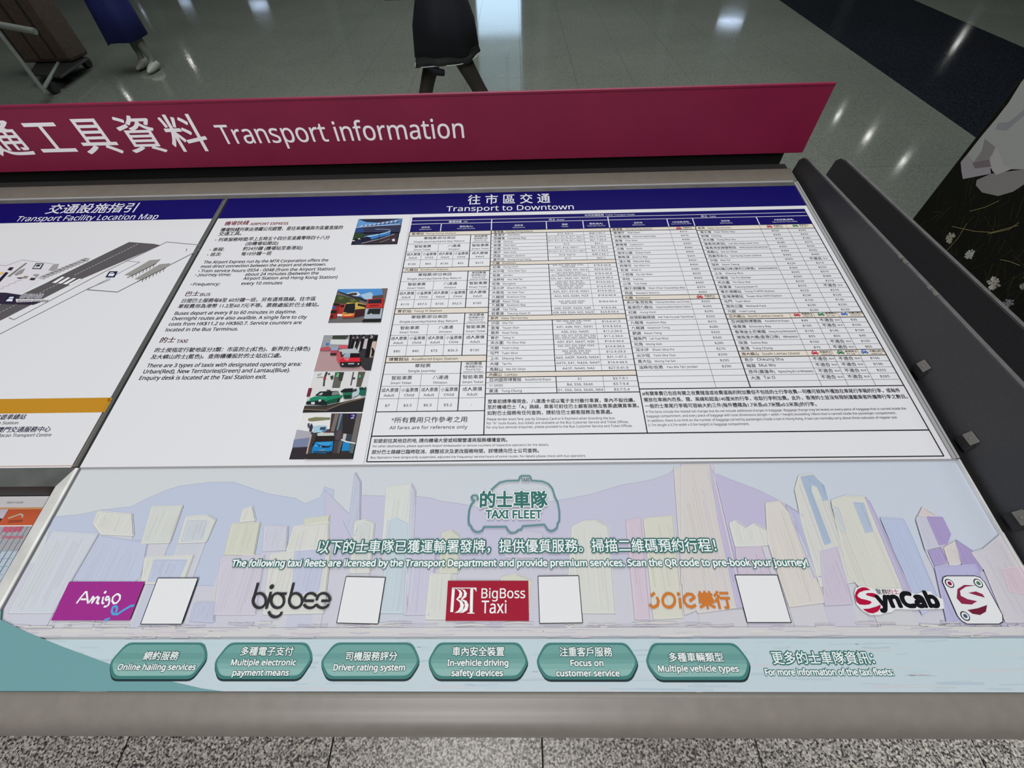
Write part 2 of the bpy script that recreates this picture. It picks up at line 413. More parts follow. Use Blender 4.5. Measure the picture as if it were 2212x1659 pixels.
# transport panel, map panel, banner panel
GU0, GU1 = -.6855, -.6730
b = MB(); slab(b, -.6728, .2292, .6268, .8835, -.012, 0); transport = b.build('transport_panel', M['white'], desk, DB); transport['label'] = 'white printed panel headed Transport to Downtown'
b = MB(); slab(b, UL, .2292, GU0-.001, .8835, -.012, 0); mapp = b.build('map_panel', M['white'], desk, DB); mapp['label'] = 'white printed panel with the facility location map'
b = MB(); slab(b, -.6728, -.0475, .6340, .2282, -.012, -.0038); banner = b.build('taxi_fleet_panel', M['white'], desk, DB); banner['label'] = 'pastel skyline panel about taxi fleets'
b = MB(); slab(b, UL, -.0475, -1.30, .2282, -.012, .0004); b.build('blank_panel', M['white'], desk, DB)
b = MB(); slab(b, GU0, .2300, GU1, .8955, -.012, -.0035); b.build('divider_strip', M['dullsteel'], desk, DB)
b = MB(); slab(b, GU0+.0035, .2300, GU1-.0035, .8835, -.004, .0005); b.build('divider_lip', M['dullsteel'], desk, DB)
b = MB(); slab(b, UL, .8836, .6268, .8950, -.012, .0006); b.build('cover_strip', M['dullsteel'], desk, DB)
b = MB(); slab(b, .6270, .2292, .6320, .8955, -.012, .0020); slab(b, .6325, .2292, .6360, .8955, -.012, .0032); b.build('side_strip', M['acrylic'], desk, DB)
b = MB(); slab(b, .6342, -.0475, .6368, .2282, -.012, .0016); b.build('steel_edge', M['steel'], desk, DB)
b = MB(); slab(b, -.6744, -.0475, -.6728, .2282, -.012, .0002); slab(b, -.6728, .2276, .6340, .2292, -.012, -.0012); b.build('panel_step', M['acrylic'], desk, DB)
# --- leaflet tray (opening) with steel rim
b = MB()
iu0, iu1, iv0, iv1 = -1.29, -.6995, -.035, .2015
def loop(u0, u1, v0, v1, h): return [P3(u0, v0, h), P3(u1, v0, h), P3(u1, v1, h), P3(u0, v1, h)]
out = loop(-1.30, -.6780, -.0475, .2282, .0006); inn = loop(iu0, iu1, iv0, iv1, -.005); dn = loop(iu0, iu1, iv0, iv1, -.16)
b.add([out[1], out[2], inn[2], inn[1]], [(0, 1, 2, 3)]); b.add([out[1], out[2], P3(-.6744, .2282, .0002), P3(-.6744, -.0475, .0002)], [(0, 1, 2, 3)])
b.build('tray_rim', M['steel'], desk, DB)['label'] = 'polished steel slanted rim'
b = MB(); b.add([out[2], out[3], inn[3], inn[2]], [(0, 1, 2, 3)]); b.add([out[3], out[0], inn[0], inn[3]], [(0, 1, 2, 3)]); b.add([out[0], out[1], inn[1], inn[0]], [(0, 1, 2, 3)])
b.build('tray_frame', M['dullsteel'], desk, DB)
b = MB()
for i in range(4): b.add([inn[i], inn[(i+1) % 4], dn[(i+1) % 4], dn[i]], [(0, 1, 2, 3)])
b.add(dn, [(0, 1, 2, 3)]); b.build('leaflet_tray', M['dark'], desk, DB)
b = MB(); slab(b, -1.28, .188, -.71, .193, -.09, -.085); b.build('tray_bar', M['rail'], desk, DB)

# --- upright sign
hz0, hz1 = 1.1165, 1.2560
b = MB(); b.box((UL, HY, hz0), (.6705, HY+.006, hz1)); b.box((UL, HY-.0012, hz1-.004), (.6705, HY+.007, hz1+.0008))
sign = b.build('sign_plate', M['maroon'], desk, DB, .0008); sign['label'] = 'maroon upright sign plate reading Transport information'
b = MB(); b.box((UL, HY+.010, .98), (UR-.003, HY+.016, 1.16)); b.build('gap_dark_sheet', M['pitch'], desk, DB)  # black sheet added behind the gap under the sign to keep it dark
pr = Print(hp, H3, DB); pr.dim = 1.0
WT = (250, 247, 252)
k = Z(0, 0, 2.989)
def hpt(x, y): return k(x, y)
ul_, _z = hp(461, 271); ur_, zr_ = hp(1003, 297.5); zl_ = hp(497, 310.5)[1]
pr._fit('Transport information', ul_, zl_, ur_, zr_, abs(hp(480, 270)[1]-hp(497, 310.5)[1]), WT, .009, None, 6)
pr.build('sign_lettering', sign)
pr = Print(hp, H3, DB); pr.dim = 1.0
# Chinese title: six characters evenly spaced
ua, va = hp(2, 338); ub, vb = hp(446, 329)
# measured centres of the last four characters along the baseline
cw = (hp(446, 329)[0] - hp(372, 331)[0])
cs = [hp(137, 335)[0], hp(241, 334)[0], hp(335, 333)[0], hp(425, 332)[0]]
step = (cs[-1]-cs[0])/3
zb = hp(220, 332)[1]; ht = abs(hp(215, 256)[1]-hp(215, 332)[1])
for i, ch in enumerate('交通工具資料'):
    cxm = cs[0] + (i-2)*step
    vs0, _ = type_mesh(ch, 0.0, 6); xa = min(p[0] for p in vs0); xb = max(p[0] for p in vs0)
    wdt = (xb-xa)/.93*step*.81
    pr._fit(ch, cxm-wdt/2, zb, cxm+wdt/2, zb, ht*1.0, WT, .012, None, 6)
pr.build('sign_lettering', sign)

# --- side blades at the right end
def blade(x, th, yr, ztop, yf, lab):
    pts = [(yr+.012, .93), (yr+.012, ztop-.045), (yr+.006, ztop-.012), (yr-.006, ztop-.002), (yr-.02, ztop), (yf+.04, ztop), (yf+.012, ztop-.012), (yf, ztop-.04), (yf, .93)]
    b = MB(); b.prism([(x, p[0], p[1]) for p in pts], (th, 0, 0)); return b.build(lab, M['fin'], desk, DB, .0006)
bl1 = blade(.645, .0035, 1.002, 1.1305, .00, 'side_blade'); bl1['label'] = 'charcoal upright side plate beside the panels'
bl2 = blade(.7165, .0035, .984, 1.1355, .00, 'side_blade'); bl2['label'] = 'outer charcoal upright side plate'
b = MB()
for x, yr, zt in ((.6455, .985, 1.131), (.717, .965, 1.136)): b = MB(); b.box((x, .03, zt), (x+.0070, yr, zt+.0012)); b.build('blade_edge', M['edge'], desk, DB)
for y_ in (.602, .616, .520, .535): b = MB(); b.box((.6450, y_-.004, 1.1305), (.6490, y_+.004, 1.1335)); b.build('edge_glint', M['clip'], desk, DB)  # small pale blocks standing in for glints along the blade's top edge
b = MB(); b.box((.6485, .04, .93), (.7165, .97, .95)); b.build('rack_floor', M['dark'], desk, DB)
for (y, z) in ((.4430, 1.0415), (.3165, 1.0300), (.205, 1.0190)):
    b = MB(); b.box((.6425, y-.011, z-.013), (.6451, y+.011, z+.004)); cl = b.build('clip', M['dark'], desk, DB, .0008)
    b = MB(); b.prism([(.6400, y-.009, z+.0035), (.6400, y+.009, z+.0035), (.6450, y+.009, z+.014), (.6450, y-.009, z+.014)], (-.0012, 0, .0006)); b.tube([(.6410, y, z+.0085), (.6402, y, z+.0089)], .0018, 10)
    c2 = b.build('clip_plate', M['clip'], cl, DB, .0005)

# ---------------------------------------------------------------- leaflets
def leaflet(name, u0, u1, v0, v1, h, label, art, tilt=0.0):
    base = P3((u0+u1)/2, (v0+v1)/2, h)
    e = empty(name, base, label, 'leaflet', group='leaflets in the tray')
    b = MB(); b.box((u0, v0, h-.012), (u1, v1, h), P3); b.build('pages', M['white'], e, base)
    p = Print(lambda x, y: pp(x, y, h), lambda u, v, d=0: P3(u, v, h+d), base); art(p, u0, u1, v0, v1); p.build('cover', e)
def rect(p, a, b_, c, d, rgb, L=1): p.poly([(a, b_), (c, b_), (c, d), (a, d)], rgb, L, True)
def art1(p, u0, u1, v0, v1):
    W_ = u1-u0
    rect(p, u0, v0, u1, v1, (105, 92, 100))
    rect(p, u0, .183, u1, v1, (222, 220, 224), 2); p.put('Airport Guide', u1-.05, .1895, .003, (120, 115, 120), 'c', L=3)
    rect(p, u0, .180, u1, .183, (215, 160, 110), 2); rect(p, u0, .1555, u1, .180, (196, 92, 60), 2)
    rect(p, u0, .1555, u1-.070, .180, (200, 70, 78), 3); rect(p, u1-.083, .1555, u1-.055, .180, (60, 45, 60), 4); rect(p, u1-.068, .166, u1-.053, .180, (200, 190, 205), 5)
    p.put('10', u1-.086, .163, .010, (235, 225, 228), 'r', L=5)
    p.line([(u1-.045, .166), (u1-.03, .1725), (u1-.025, .171), (u1-.023, .167)], .0022, (190, 185, 165), 4, True)
    p.line([(u1-.042, .1622), (u1-.02, .1632)], .0008, (90, 50, 40), 4, True); p.line([(u1-.042, .1600), (u1-.02, .1610)], .0008, (90, 50, 40), 4, True)
    rect(p, u0, .1538, u1, .1555, (225, 220, 222), 3)
    rect(p, u1-.078, v0, u1, .1538, (178, 192, 205), 3)
    rect(p, u1-.078, .118, u1, .1538, (165, 162, 168), 4)
    for i in range(10): p.line([(u1-.078+i*.009, .1538), (u1-.083+i*.009, v0+.002)], .0011, (110, 122, 138), 5, True)
    for i in range(16): p.line([(u1-.078, .148-i*.011), (u1-.002, .152-i*.011)], .0007, (150, 165, 180), 5, True)
    p.text('寶藏遊蹤', (4, 1150), (46, 1149), 11, (205, 95, 120), .03, 6); p.text('Treasures', (2, 1164), (50, 1163), 7, (205, 95, 120), .02, 6)
leaflet('leaflet', -.855, -.752, -.015, .2005, -.050, 'orange and white leaflet with street photograph, lying at the right end of the tray', art1)
def art2(p, u0, u1, v0, v1):
    rect(p, u0, v0, u1, v1, (120, 60, 95)); rect(p, u0, .165, u1, v1, (205, 205, 208), 2)
    for i in range(6): p.line([(u0+.01, .02+i*.02), (u1-.01, .024+i*.02)], .004, (160, 110, 140), 2, True)
leaflet('leaflet', -.972, -.865, -.015, .190, -.055, 'purple leaflet with white top, second from the right end of the tray', art2)

# ================================================================ PRINT: transport panel
INKB = (34, 34, 40); NAVY = (16, 10, 98); RED = (120, 28, 48)
tp = Print(pp, P3, DB)
# navy heading band
b1 = Print(pp, P3, DB)
rect(b1, -.6728, .8126, .6268, .8835, NAVY)
b1.text('往 市 區 交 通', (1010, 442.3), (1188.8, 438.4), 19.5, (232, 232, 240), .012, 2, 6)
b1.text('Transport to Downtown', (963.9, 456.8), (1239.6, 452.2), 10.8, (232, 232, 240), .010, 2, 4)
b1.build('heading_band', transport, 'navy heading strip reading Transport to Downtown')
a = Z(440, 420, 4.809); c = Z(280, 600, 3.95); d6 = Z(0, 400, 3.606)
def L(body, p, q, h, rgb=INKB, off=.018):
    if body[0] == '•':
        a_, b_ = pp(p[0]+1.5, p[1]-h*.42), pp(*p); tp.disc(a_, .0013, rgb, 1, 8); body = body[1:]; p = (p[0]+h*.75, p[1])
    tp.text(body, p, q, h, rgb, off if is_cjk(body) else .026, 1, 2)
L('機場快綫', a(210, 325), a(460, 315), 8.6, RED, .014); L('AIRPORT EXPRESS', a(478, 320), a(873, 314), 5.2, RED)
L('機場快綫列車由港鐵公司經營，是往來機場與市區最直接的', a(170, 387), a(1440, 362), 7.8); L('交通工具。', a(150, 430), a(385, 424), 7.8)
L('•列車服務時間:', a(118, 490), a(458, 484), 7.6); L('早上五時五十四分至凌晨零時四十八分', a(462, 482), a(1303, 466), 7.8)
L('(由機場站開出)', a(430, 530), a(768, 525), 7.6); L('•車程:', a(60, 592), a(203, 589), 7.6)
L('約24分鐘 (機場站至香港站)', a(402, 583), a(1020, 573), 7.8); L('•班次:', a(35, 643), a(175, 640), 7.6); L('每10分鐘一班', a(384, 637), a(697, 630), 7.8)
L('The Airport Express run by the MTR Corporation offers the', d6(1583, 611), a(1290, 696), 5.8)
L('most direct connection between the airport and downtown.', d6(1562, 644), a(1268, 740), 5.8)
L('•Train service hours:', d6(1545, 678), a(437, 805), 5.8); L('0554 - 0048 (from the Airport Station)', a(450, 802), a(1360, 787), 6)
L('•Journey time:', d6(1522, 709), a(277, 847), 5.8); L('about 24 minutes (between the', a(428, 845), a(1190, 831), 6)
L('Airport Station and Hong Kong Station)', a(408, 887), a(1385, 873), 6)
L('•Frequency:', c(520, 67), c(765, 65), 6); L('every 10 minutes', c(950, 61), c(1298, 56), 6.2)
L('巴士', c(470, 158), c(586, 155), 9.6, (70, 30, 45)); L('BUS', c(598, 156), c(683, 155), 6, (70, 40, 50))
L('日間巴士服務每8至 60分鐘一班，另有通宵路線。往市區', c(440, 214), c(1583, 196), 8.4)
L('單程費用為港幣 11.2至60.7元不等。票務處設於巴士總站。', c(408, 261), c(1612, 246), 8.4)
L('Buses depart at every 8 to 60 minutes in daytime.', c(380, 317), c(1420, 303), 6.8)
L('Overnight routes are also availble. A single fare to city', c(357, 362), c(1508, 348), 6.8)
L('costs from HK$11.2 to HK$60.7. Service counters are', c(330, 409), c(1463, 395), 6.8)
L('located in the Bus Terminus.', c(303, 458), c(922, 450), 7)
L('的士', c(252, 556), c(378, 553), 11.5, (70, 30, 45)); L('TAXI', c(395, 556), c(490, 554), 6.8, (70, 40, 50))
L('的士按指定行駛地區分3類：市區的士(紅色)、新界的士(綠色)', c(207, 637), c(1535, 624), 9.4)
L('及大嶼山的士(藍色)。查詢櫃檯設於的士站出口處。', c(175, 695), c(1290, 682), 9.4)
L('There are 3 types of taxis with designated operating area:', c(142, 765), c(1460, 751), 7.8)
L('Urban(Red), New Territories(Green) and Lantau(Blue).', c(112, 817), c(1365, 804), 8)
L('Enquiry desk is located at the Taxi Station exit.', c(78, 872), c(1165, 861), 8.2)
tp.build('body_lettering', transport)
# ---- fare table
t3 = Z(840, 400, 4.424); t4 = Z(820, 640, 3.814); t5 = Z(780, 820, 3.456); t6 = Z(1300, 400, 4.424); t7 = Z(1340, 620, 3.568); t8 = Z(1380, 780, 3.253)
g = Print(pp, P3, DB); tl = Print(pp, P3, DB, 2)
U = lambda p: pp(*p)[0]
V = lambda p: pp(*p)[1]
uL = (U(t3(225, 310))+U(t5(42, 617)))/2; uR = (U(t6(1930, 225))+U(t8(2140, 665)))/2
uB = (U(t3(985, 335))+U(t5(913, 413)))/2; uT = (U(t3(2095, 310))+U(t8(57, 505)))/2; uN = (U(t6(868, 325))+U(t8(783, 185)))/2
vTop = (V(t3(225, 310))+V(t6(1930, 225)))/2; v1 = V(t3(600, 337)); v2 = V(t3(600, 372)); v3 = (V(t3(205, 448))+V(t6(2005, 372)))/2
BLK, GRY, BEI = (30, 30, 36), (105, 105, 112), (226, 216, 206)
rect(g, uL, v3, uR, vTop, NAVY, 1)
def hl(u0, u1, v, wd=.0006, rgb=GRY, L_=2): rect(g, u0, v-wd/2, u1, v+wd/2, rgb, L_)
def vl(u, v0, v1_, wd=.0006, rgb=GRY, L_=2): rect(g, u-wd/2, v0, u+wd/2, v1_, rgb, L_)
WL = (225, 225, 235)
v1 = vTop - (vTop-v3)*.24; v2 = vTop-(vTop-v3)*.47
hl(uL, uR, v1, .0014, WL, 2); hl(uL, uR, v2, .0014, WL, 2)
for u in (uB, uT): vl(u, v3, v1, .0022, WL, 2)
uH1 = U(t3(497, 410)); uR1 = U(t3(1506, 390)); uR2 = U(t3(1858, 380)); uF1 = U(t6(632, 365)); uF2 = uN; uF3 = U(t6(1493, 345))
for u in (uH1, uR1, uR2, uF1, uF2, uF3): vl(u, v3, v2, .002, WL, 2)
HW = (225, 225, 238)
def hd(zh, en, uc, vc, hz=.0055, he=.0032): tl.put(zh, uc, vc, hz, HW, 'c', 1, None, .01, 2); tl.put(en, uc, vc-he-.0022, he, HW, 'c', 1, None, 0, 2)
def hd1(zh, en, uc, vc): e = tl.put(zh, uc, vc, .0062, HW, 'r', 1, None, .015, 2); tl.put(en, uc+.004, vc+.0006, .0042, HW, 'l', 1, None, .004, 2)
hd1('公共交通指南', 'Public Transport Guide', U(t3(2055, 290)), v1+.0028); hd1('機場快綫', 'AEL', U(t3(695, 355)), v2+.0022); hd1('巴士', 'Buses', U(t3(1590, 338)), v2+.0022); hd1('的士', 'Taxis', U(t6(1010, 302)), v2+.0022)
vh = v3 + (v2-v3)*.46
hd('目的地', 'Destinations', (uL+uH1)/2, vh); hd('費用(每人)', 'Fares (per person)', (uH1+uB)/2, vh); hd('目的地', 'Destinations', (uB+uR1)/2, vh); hd('路線', 'Routes', (uR1+uR2)/2, vh); hd('費用(每人)', 'Fares (per person)', (uR2+uT)/2, vh)
hd('目的地', 'Destinations', (uT+uF1)/2, vh); hd('大約收費(港幣)', 'Approximate Fares (HK$)', (uF1+uF2)/2, vh, .0048, .0026); hd('目的地', 'Destinations', (uF2+uF3)/2, vh); hd('大約收費(港幣)', 'Approximate Fares (HK$)', (uF3+uR)/2, vh)
# vertical positions in the left (Airport Express) block, taken down the middle of that block
yl = [470+400, 0]
def m3(x, y): return V(t3(x, y))
secs = [[m3(585, 441), m3(585, 479), m3(585, 557), m3(470, 634), m3(470, 709), m3(550, 785)],
        [m3(550, 785), m3(545, 825), m3(450, 916), m3(450, 1003), m3(450, 1089), V(t4(500, 97))],
        [V(t4(500, 97)), V(t4(500, 142)), V(t4(400, 230)), V(t4(400, 318)), V(t4(400, 402)), V(t4(470, 491))],
        [V(t4(470, 491)), V(t4(460, 542)), V(t4(340, 640)), V(t4(340, 738)), V(t5(400, 141)), V(t5(500, 237))]]
q = [uL, (U(t3(300, 740))+U(t4(165, 790)))/2, (U(t3(452, 740))+U(t4(330, 790)))/2, (U(t3(607, 740))+U(t4(490, 790)))/2, (U(t3(763, 740))+U(t4(655, 790)))/2, uB]
names = [('香港站', 'Hong Kong Station', ['$130', '$65', '$130', '$65', '$215']), ('九龍站', 'Kowloon Station', ['$110', '$57.5', '$105', '$52.5', '$185']),
         ('青衣站', 'Tsing Yi Station', ['$80', '$40', '$73', '$36.5', '$130']), ('博覽館站', 'AsiaWorld-Expo Station', ['$7', '$3.5', '$6.5', '$3.2', '-'])]
TK = (40, 40, 46)
def mid(i): return (q[i]+q[i+1])/2
for si, (sv, (zh, en, fr)) in enumerate(zip(secs, names)):
    rect(g, uL, sv[1], uB, sv[0], BEI, 1)
    hl(uL, uB, sv[0], .0014, BLK); hl(uL, uB, sv[1], .0014, BLK); hl(uL, q[4], sv[2]); hl(q[4], uB, sv[2]); hl(uL, uB, sv[3]); hl(uL, uB, sv[4]); hl(uL, uB, sv[5], .0014, BLK)
    bh = sv[0]-sv[1]; e = tl.put(zh, uL+.005, sv[1]+bh*.5-.0034, .0070, TK, 'l', 1.12, None, .012, 2); tl.put(en, e+.005, sv[1]+bh*.5-.0024, .0050, TK, 'l', 1.05, None, .006, 2)
    vl(q[4], sv[5], sv[1], .0016, BLK); vl(q[2], sv[5], sv[2]); vl(q[1], sv[5], sv[3]); vl(q[3], sv[5], sv[3])
    single = si == 3
    vc = (sv[1]+sv[2])/2
    tl.put('單程票' if single else '單程票/即日來回', (uL+q[4])/2, vc+.0012, .0074, TK, 'c', 1.1, None, .006, 2); tl.put('Single Journey' if single else 'Single Journey/Same Day Return', (uL+q[4])/2, vc-.0082, .0046, TK, 'c', 1.1, None, .003, 2)
    ur = (q[4]+uB)/2; hh = sv[1]-sv[2]
    tl.put('來回票價', ur, sv[1]-hh*.30, .0056, TK, 'c', 1.1, None, .006, 2); tl.put('(有效期30日)', ur, sv[1]-hh*.54, .0044, TK, 'c', 1.1, None, .004, 2)
    tl.put('Round trip', ur, sv[1]-hh*.74, .0034, TK, 'c', 1.1, None, .003, 2); tl.put('(Valid for 30 Days)', ur, sv[1]-hh*.93, .0026, TK, 'c', 1.1, None, .003, 2)
    vc = (sv[2]+sv[3])/2
    for zt, et, uc in (('智能車票', 'Smart Ticket', (q[0]+q[2])/2), ('八達通', 'Octopus', (q[2]+q[4])/2), ('智能車票', 'Smart Ticket', ur)):
        tl.put(zt, uc, vc+.0006, .0074, TK, 'c', 1.05, None, .006, 2); tl.put(et, uc, vc-.0078, .0041, TK, 'c', 1.05, None, .003, 2)
    vc = (sv[3]+sv[4])/2
    for i in range(5):
        tl.put('小童票價' if i in (1, 3) else '成人票價', mid(i), vc+.0006, .0072, TK, 'c', 1.0, (q[i+1]-q[i])*.84, .006, 2); tl.put('Child' if i in (1, 3) else 'Adult', mid(i), vc-.0080, .0046, TK, 'c', 1.1, None, .003, 2)
        tl.put(fr[i], mid(i), (sv[4]+sv[5])/2-.003, .0046, TK, 'c', 1.1, None, .004, 2)
vNote = V(t5(500, 418)); vBot = (V(t5(42, 617))+V(t8(2140, 665)))/2
tl.put('*所有費用只作參考之用', (uL+uB)/2, (secs[3][5]+vNote)/2+.001, .0098, TK, 'c', 1.05, None, .006, 2); tl.put('All fares are for reference only', (uL+uB)/2, (secs[3][5]+vNote)/2-.010, .0056, TK, 'c', 1.1, None, .003, 2)
vNote = (vNote + V(t8(2040, 485)))/2
hl(uL, uR, vNote, .0018, BLK, 3)
for u in (uL, uR): vl(u, vBot, vTop if u == uR else v3, .0016, BLK, 3)
hl(uL, uR, vBot, .0016, BLK, 3); hl(uL, uR, v3, .0010, BLK, 3)
vl(uB, vNote, v3, .0016, BLK, 3); vl(uT, vNote, v3, .0016, BLK, 3)
def F(body, p, r, h, off=.014): tl.text(body, p, r, h, TK, off, 2, 2)
F('如欲前往其他目的地, 請向機場大使或相關營運商服務櫃檯查詢。', t5(92, 474), t5(1092, 465), 8.6); F('For other destinations, please approach Airport Ambassador or service counters of respective operators for the details.', t5(86, 506), t5(1402, 494), 4.6, .003)
F('部分巴士路線已臨時取消、調整班次及更改服務時間，詳情請向巴士公司查詢。', t5(78, 557), t5(1328, 545), 8.8); F('Bus Operators have temporarily suspended, adjusted the frequency/ service hours of some routes. For details please check with bus operators.', t5(70, 590), t5(1678, 576), 4.6, .003)
F('登車前請準備現金、八達通卡或以電子支付繳付車資，車內不設找續。', t5(945, 179), t5(2045, 168), 8.4); F('至於機場巴士「A」路線，乘客可前往巴士顧客服務及售票處購買車票。', t5(943, 221), t5(2075, 209), 8.4)
F('如對巴士服務有任何查詢，請前往巴士顧客服務及售票處。', t5(942, 266), t5(1875, 256), 8.6); F('Please tender exact fare, pay by Octopus Card or E-Payment when boarding the bus.', t5(940, 305), t5(1898, 296), 5, .003)
F('For "A" route buses, bus tickets are available at the Bus Customer Service and Ticket Offices.', t5(938, 335), t5(1998, 324), 5, .003); F('For any bus services enquiries, please proceed to the Bus Customer Service and Ticket Offices.', t5(936, 365), t5(2026, 353), 5, .003)
F('#有關車費已包括有關之收費隧道或收費道路的附加費但不包括的士行李收費—司機可就每件擺放在車尾行李箱的行李，或每件', t8(26, 243), t8(1842, 220), 8.6); F('擺放在車廂內而長、闊、高總和超過140厘米的行李，收取行李附加費。此外，香港的士並沒有限制運載乘客所攜帶行李之數目。', t8(37, 287), t8(1893, 263), 8.6)
F('一般的士車尾行李箱可容納大約三件(每件體積為1.7米長x0.7米闊x0.5米高)的行李。', t8(46, 331), t8(1252, 317), 8.8)
F('# The fares include the related toll charges but do not include additional charges in baggage- Baggage charge may be levied on every piece of baggage that is carried inside the', t8(50, 365), t8(1880, 341), 4.8, .003)
F('baggage compartment, and every piece of baggage with total dimensions (length + width + height) exceeding 140cm that is carried inside the passenger compartment.', t8(57, 395), t8(1810, 372), 4.8, .003)
F('In addition, there is no limit on the number of baggage carried by passengers inside a taxi in Hong Kong. A taxi can normally carry about three suitcases of regular size', t8(62, 427), t8(1815, 403), 5, .003)
F('(1.7m length x 0.7m width x 0.5m height) in baggage compartment.', t8(67, 458), t8(778, 449), 5, .003)
# ---- bus block
def rows(u0, u1, va, vb, items, cols, zh_h=.0068, en_h=.0042):
    n_ = sum(i.get('n', 1) for i in items); st = (va-vb)/n_; v = va
    for it in items:
        nn = it.get('n', 1); vb_ = v-st*nn; hl(u0, u1, vb_)
        sub = it['t'] if isinstance(it['t'], list) else [it['t']]
        for k_, (zh, en) in enumerate(sub):
            vv = v-st*(k_+.5)*nn/len(sub); big = it.get('big')
            uu = u0+.006
            if zh: uu = tl.put(zh, u0+.006, vv-zh_h/2, zh_h, TK, 'l', 1, cols[0]-u0-.012, .005, 2)+.006
            if en: tl.put(en, uu, vv-(en_h*.5), en_h*(1.35 if big else 1), TK, 'l', 1, max(.012, cols[0]-uu-.003), .002, 2)
            if k_ and len(sub) > 1: hl(u0, cols[0], v-st*k_*nn/len(sub))
        for ci, tx in enumerate(it.get('c', [])):
            a_ = cols[ci]; b_ = cols[ci+1] if ci+1 < len(cols) else u1
            ls = tx.split('|')
            if tx.startswith('不'):
                e_ = tl.put('不適合', (a_+b_)/2+.008, (v+vb_)/2-.0036, .0072, TK, 'r', 1, None, .005, 2); tl.put('N/A', e_+.003, (v+vb_)/2-.0018, .0036, TK, 'l', 1, None, .002, 2); continue
            for k_, s_ in enumerate(ls):
                hh = .0044 if len(ls) == 1 else .0034; vv = (v+vb_)/2 + ((len(ls)-1)/2-k_)*.0046 - hh/2
                tl.put(s_, (a_+b_)/2, vv, hh, TK, 'c', 1.12, b_-a_-.004, .002, 2)
        v = vb_
def sect(u0, u1, va, vb, zh, en):
    rect(g, u0, vb, u1, va, BEI, 1); hl(u0, u1, va, .0014, BLK); hl(u0, u1, vb, .0014, BLK)
    e_ = tl.put(zh, u0+.005, vb+(va-vb)*.5-.0032, .0064, TK, 'l', 1, None, .012, 2); tl.put(en, e_+.006, vb+(va-vb)*.5-.0024, .0048, TK, 'l', 1, None, .006, 2)
bc1 = (U(t3(1525, 700))+U(t4(1455, 740)))/2; bc2 = (U(t3(1895, 650))+U(t4(1840, 740)))/2
vk = [v3, m3(1240, 457), m3(1240, 727), m3(1240, 760), V(t4(1160, 158)), V(t4(1160, 199)), V(t4(1160, 623)), V(t4(1160, 665)), V(t4(1160, 801))]
sect(uB, uT, vk[0], vk[1], '香港島', 'Hong Kong Island'); sect(uB, uT, vk[2], vk[3], '九龍', 'Kowloon'); sect(uB, uT, vk[4], vk[5], '新界', 'New Territories'); sect(uB, uT, vk[6], vk[7], '大嶼山', 'Lantau')
r_ = lambda zh, en, *c_, **kw: dict(t=(zh, en), c=list(c_), **kw)
rows(uB, uT, vk[1], vk[2], [r_('香港仔', 'Aberdeen', 'A10, NA10', '$48.7-60.7'), r_('銅鑼灣', 'Causeway Bay', 'A11, E11, E11A, N11, NA11', '$21.7-54.4'), r_('中環', 'Central', 'A11, E11, E11A, N11, NA11', '$21.7-54.4'), r_('柴灣', 'Chai Wan', 'A12', '$47.1'), r_('北角', 'North Point', 'A11, A12, NA11', '$41.9-54.4'), r_('灣仔', 'Wan Chai', 'A11,A17, E11, E11A, N11, NA11', '$21.7-54.4'), r_('西區', 'Western District', 'A10, NA10', '$48.7-60.7'), r_('黃竹坑', 'Wong Chuk Hang', 'A17', '$47.1')], [bc1, bc2])
rows(uB, uT, vk[3], vk[4], [r_('紅磡', 'Hung Hom', 'A20, A21, A26, E23, E23A,|NA20, N23', '$18.6-40.8'), r_('尖沙咀', 'Tsim Sha Tsui', 'A21, A26, NA20, N21, N21A', '$23.8-40.8'), r_('佐敦', 'Jordan', 'A21, A22, E23, E23A,|N11, NA20, N21, N21A, N23', '$18.6-40.8'), r_('油麻地', 'Yau Ma Tei', 'A20, A21, NA20, N21, N21A', '$23.8-39.3'), r_('旺角', 'Mongkok', 'A20, A21, E21, E21D,|NA20, N21, N21A, NA21', '$14.5-39.3'), r_('深水埗', 'Sham Shui Po', 'A20, A23, E21, E21D,|NA20, N21, N21A', '$14.5-40.8'), r_('大角咀', 'Tai Kok Tsui', 'A20, E21, E21D, NA21', '$14.5-39.3'), r_('九龍城', 'Kowloon City', 'A22, E23, E23A, N23', '$18.6-40.8'),
    dict(t=[('觀塘', 'Kwun Tong'), ('九龍灣', 'Kowloon Bay')], c=['A22, A29, E22, E22A,|E22X, NA29, N29', '$18.6-54.4'], n=1.7), r_('油塘', 'Yau Tong', 'A26, E22P, E22X, N26', '$18.6-44', n=.9), r_('將軍澳', 'Tseung Kwan O', 'A28, A29, E22A, N29, NA29', '$24.8-54.4', n=.9)], [bc1, bc2])
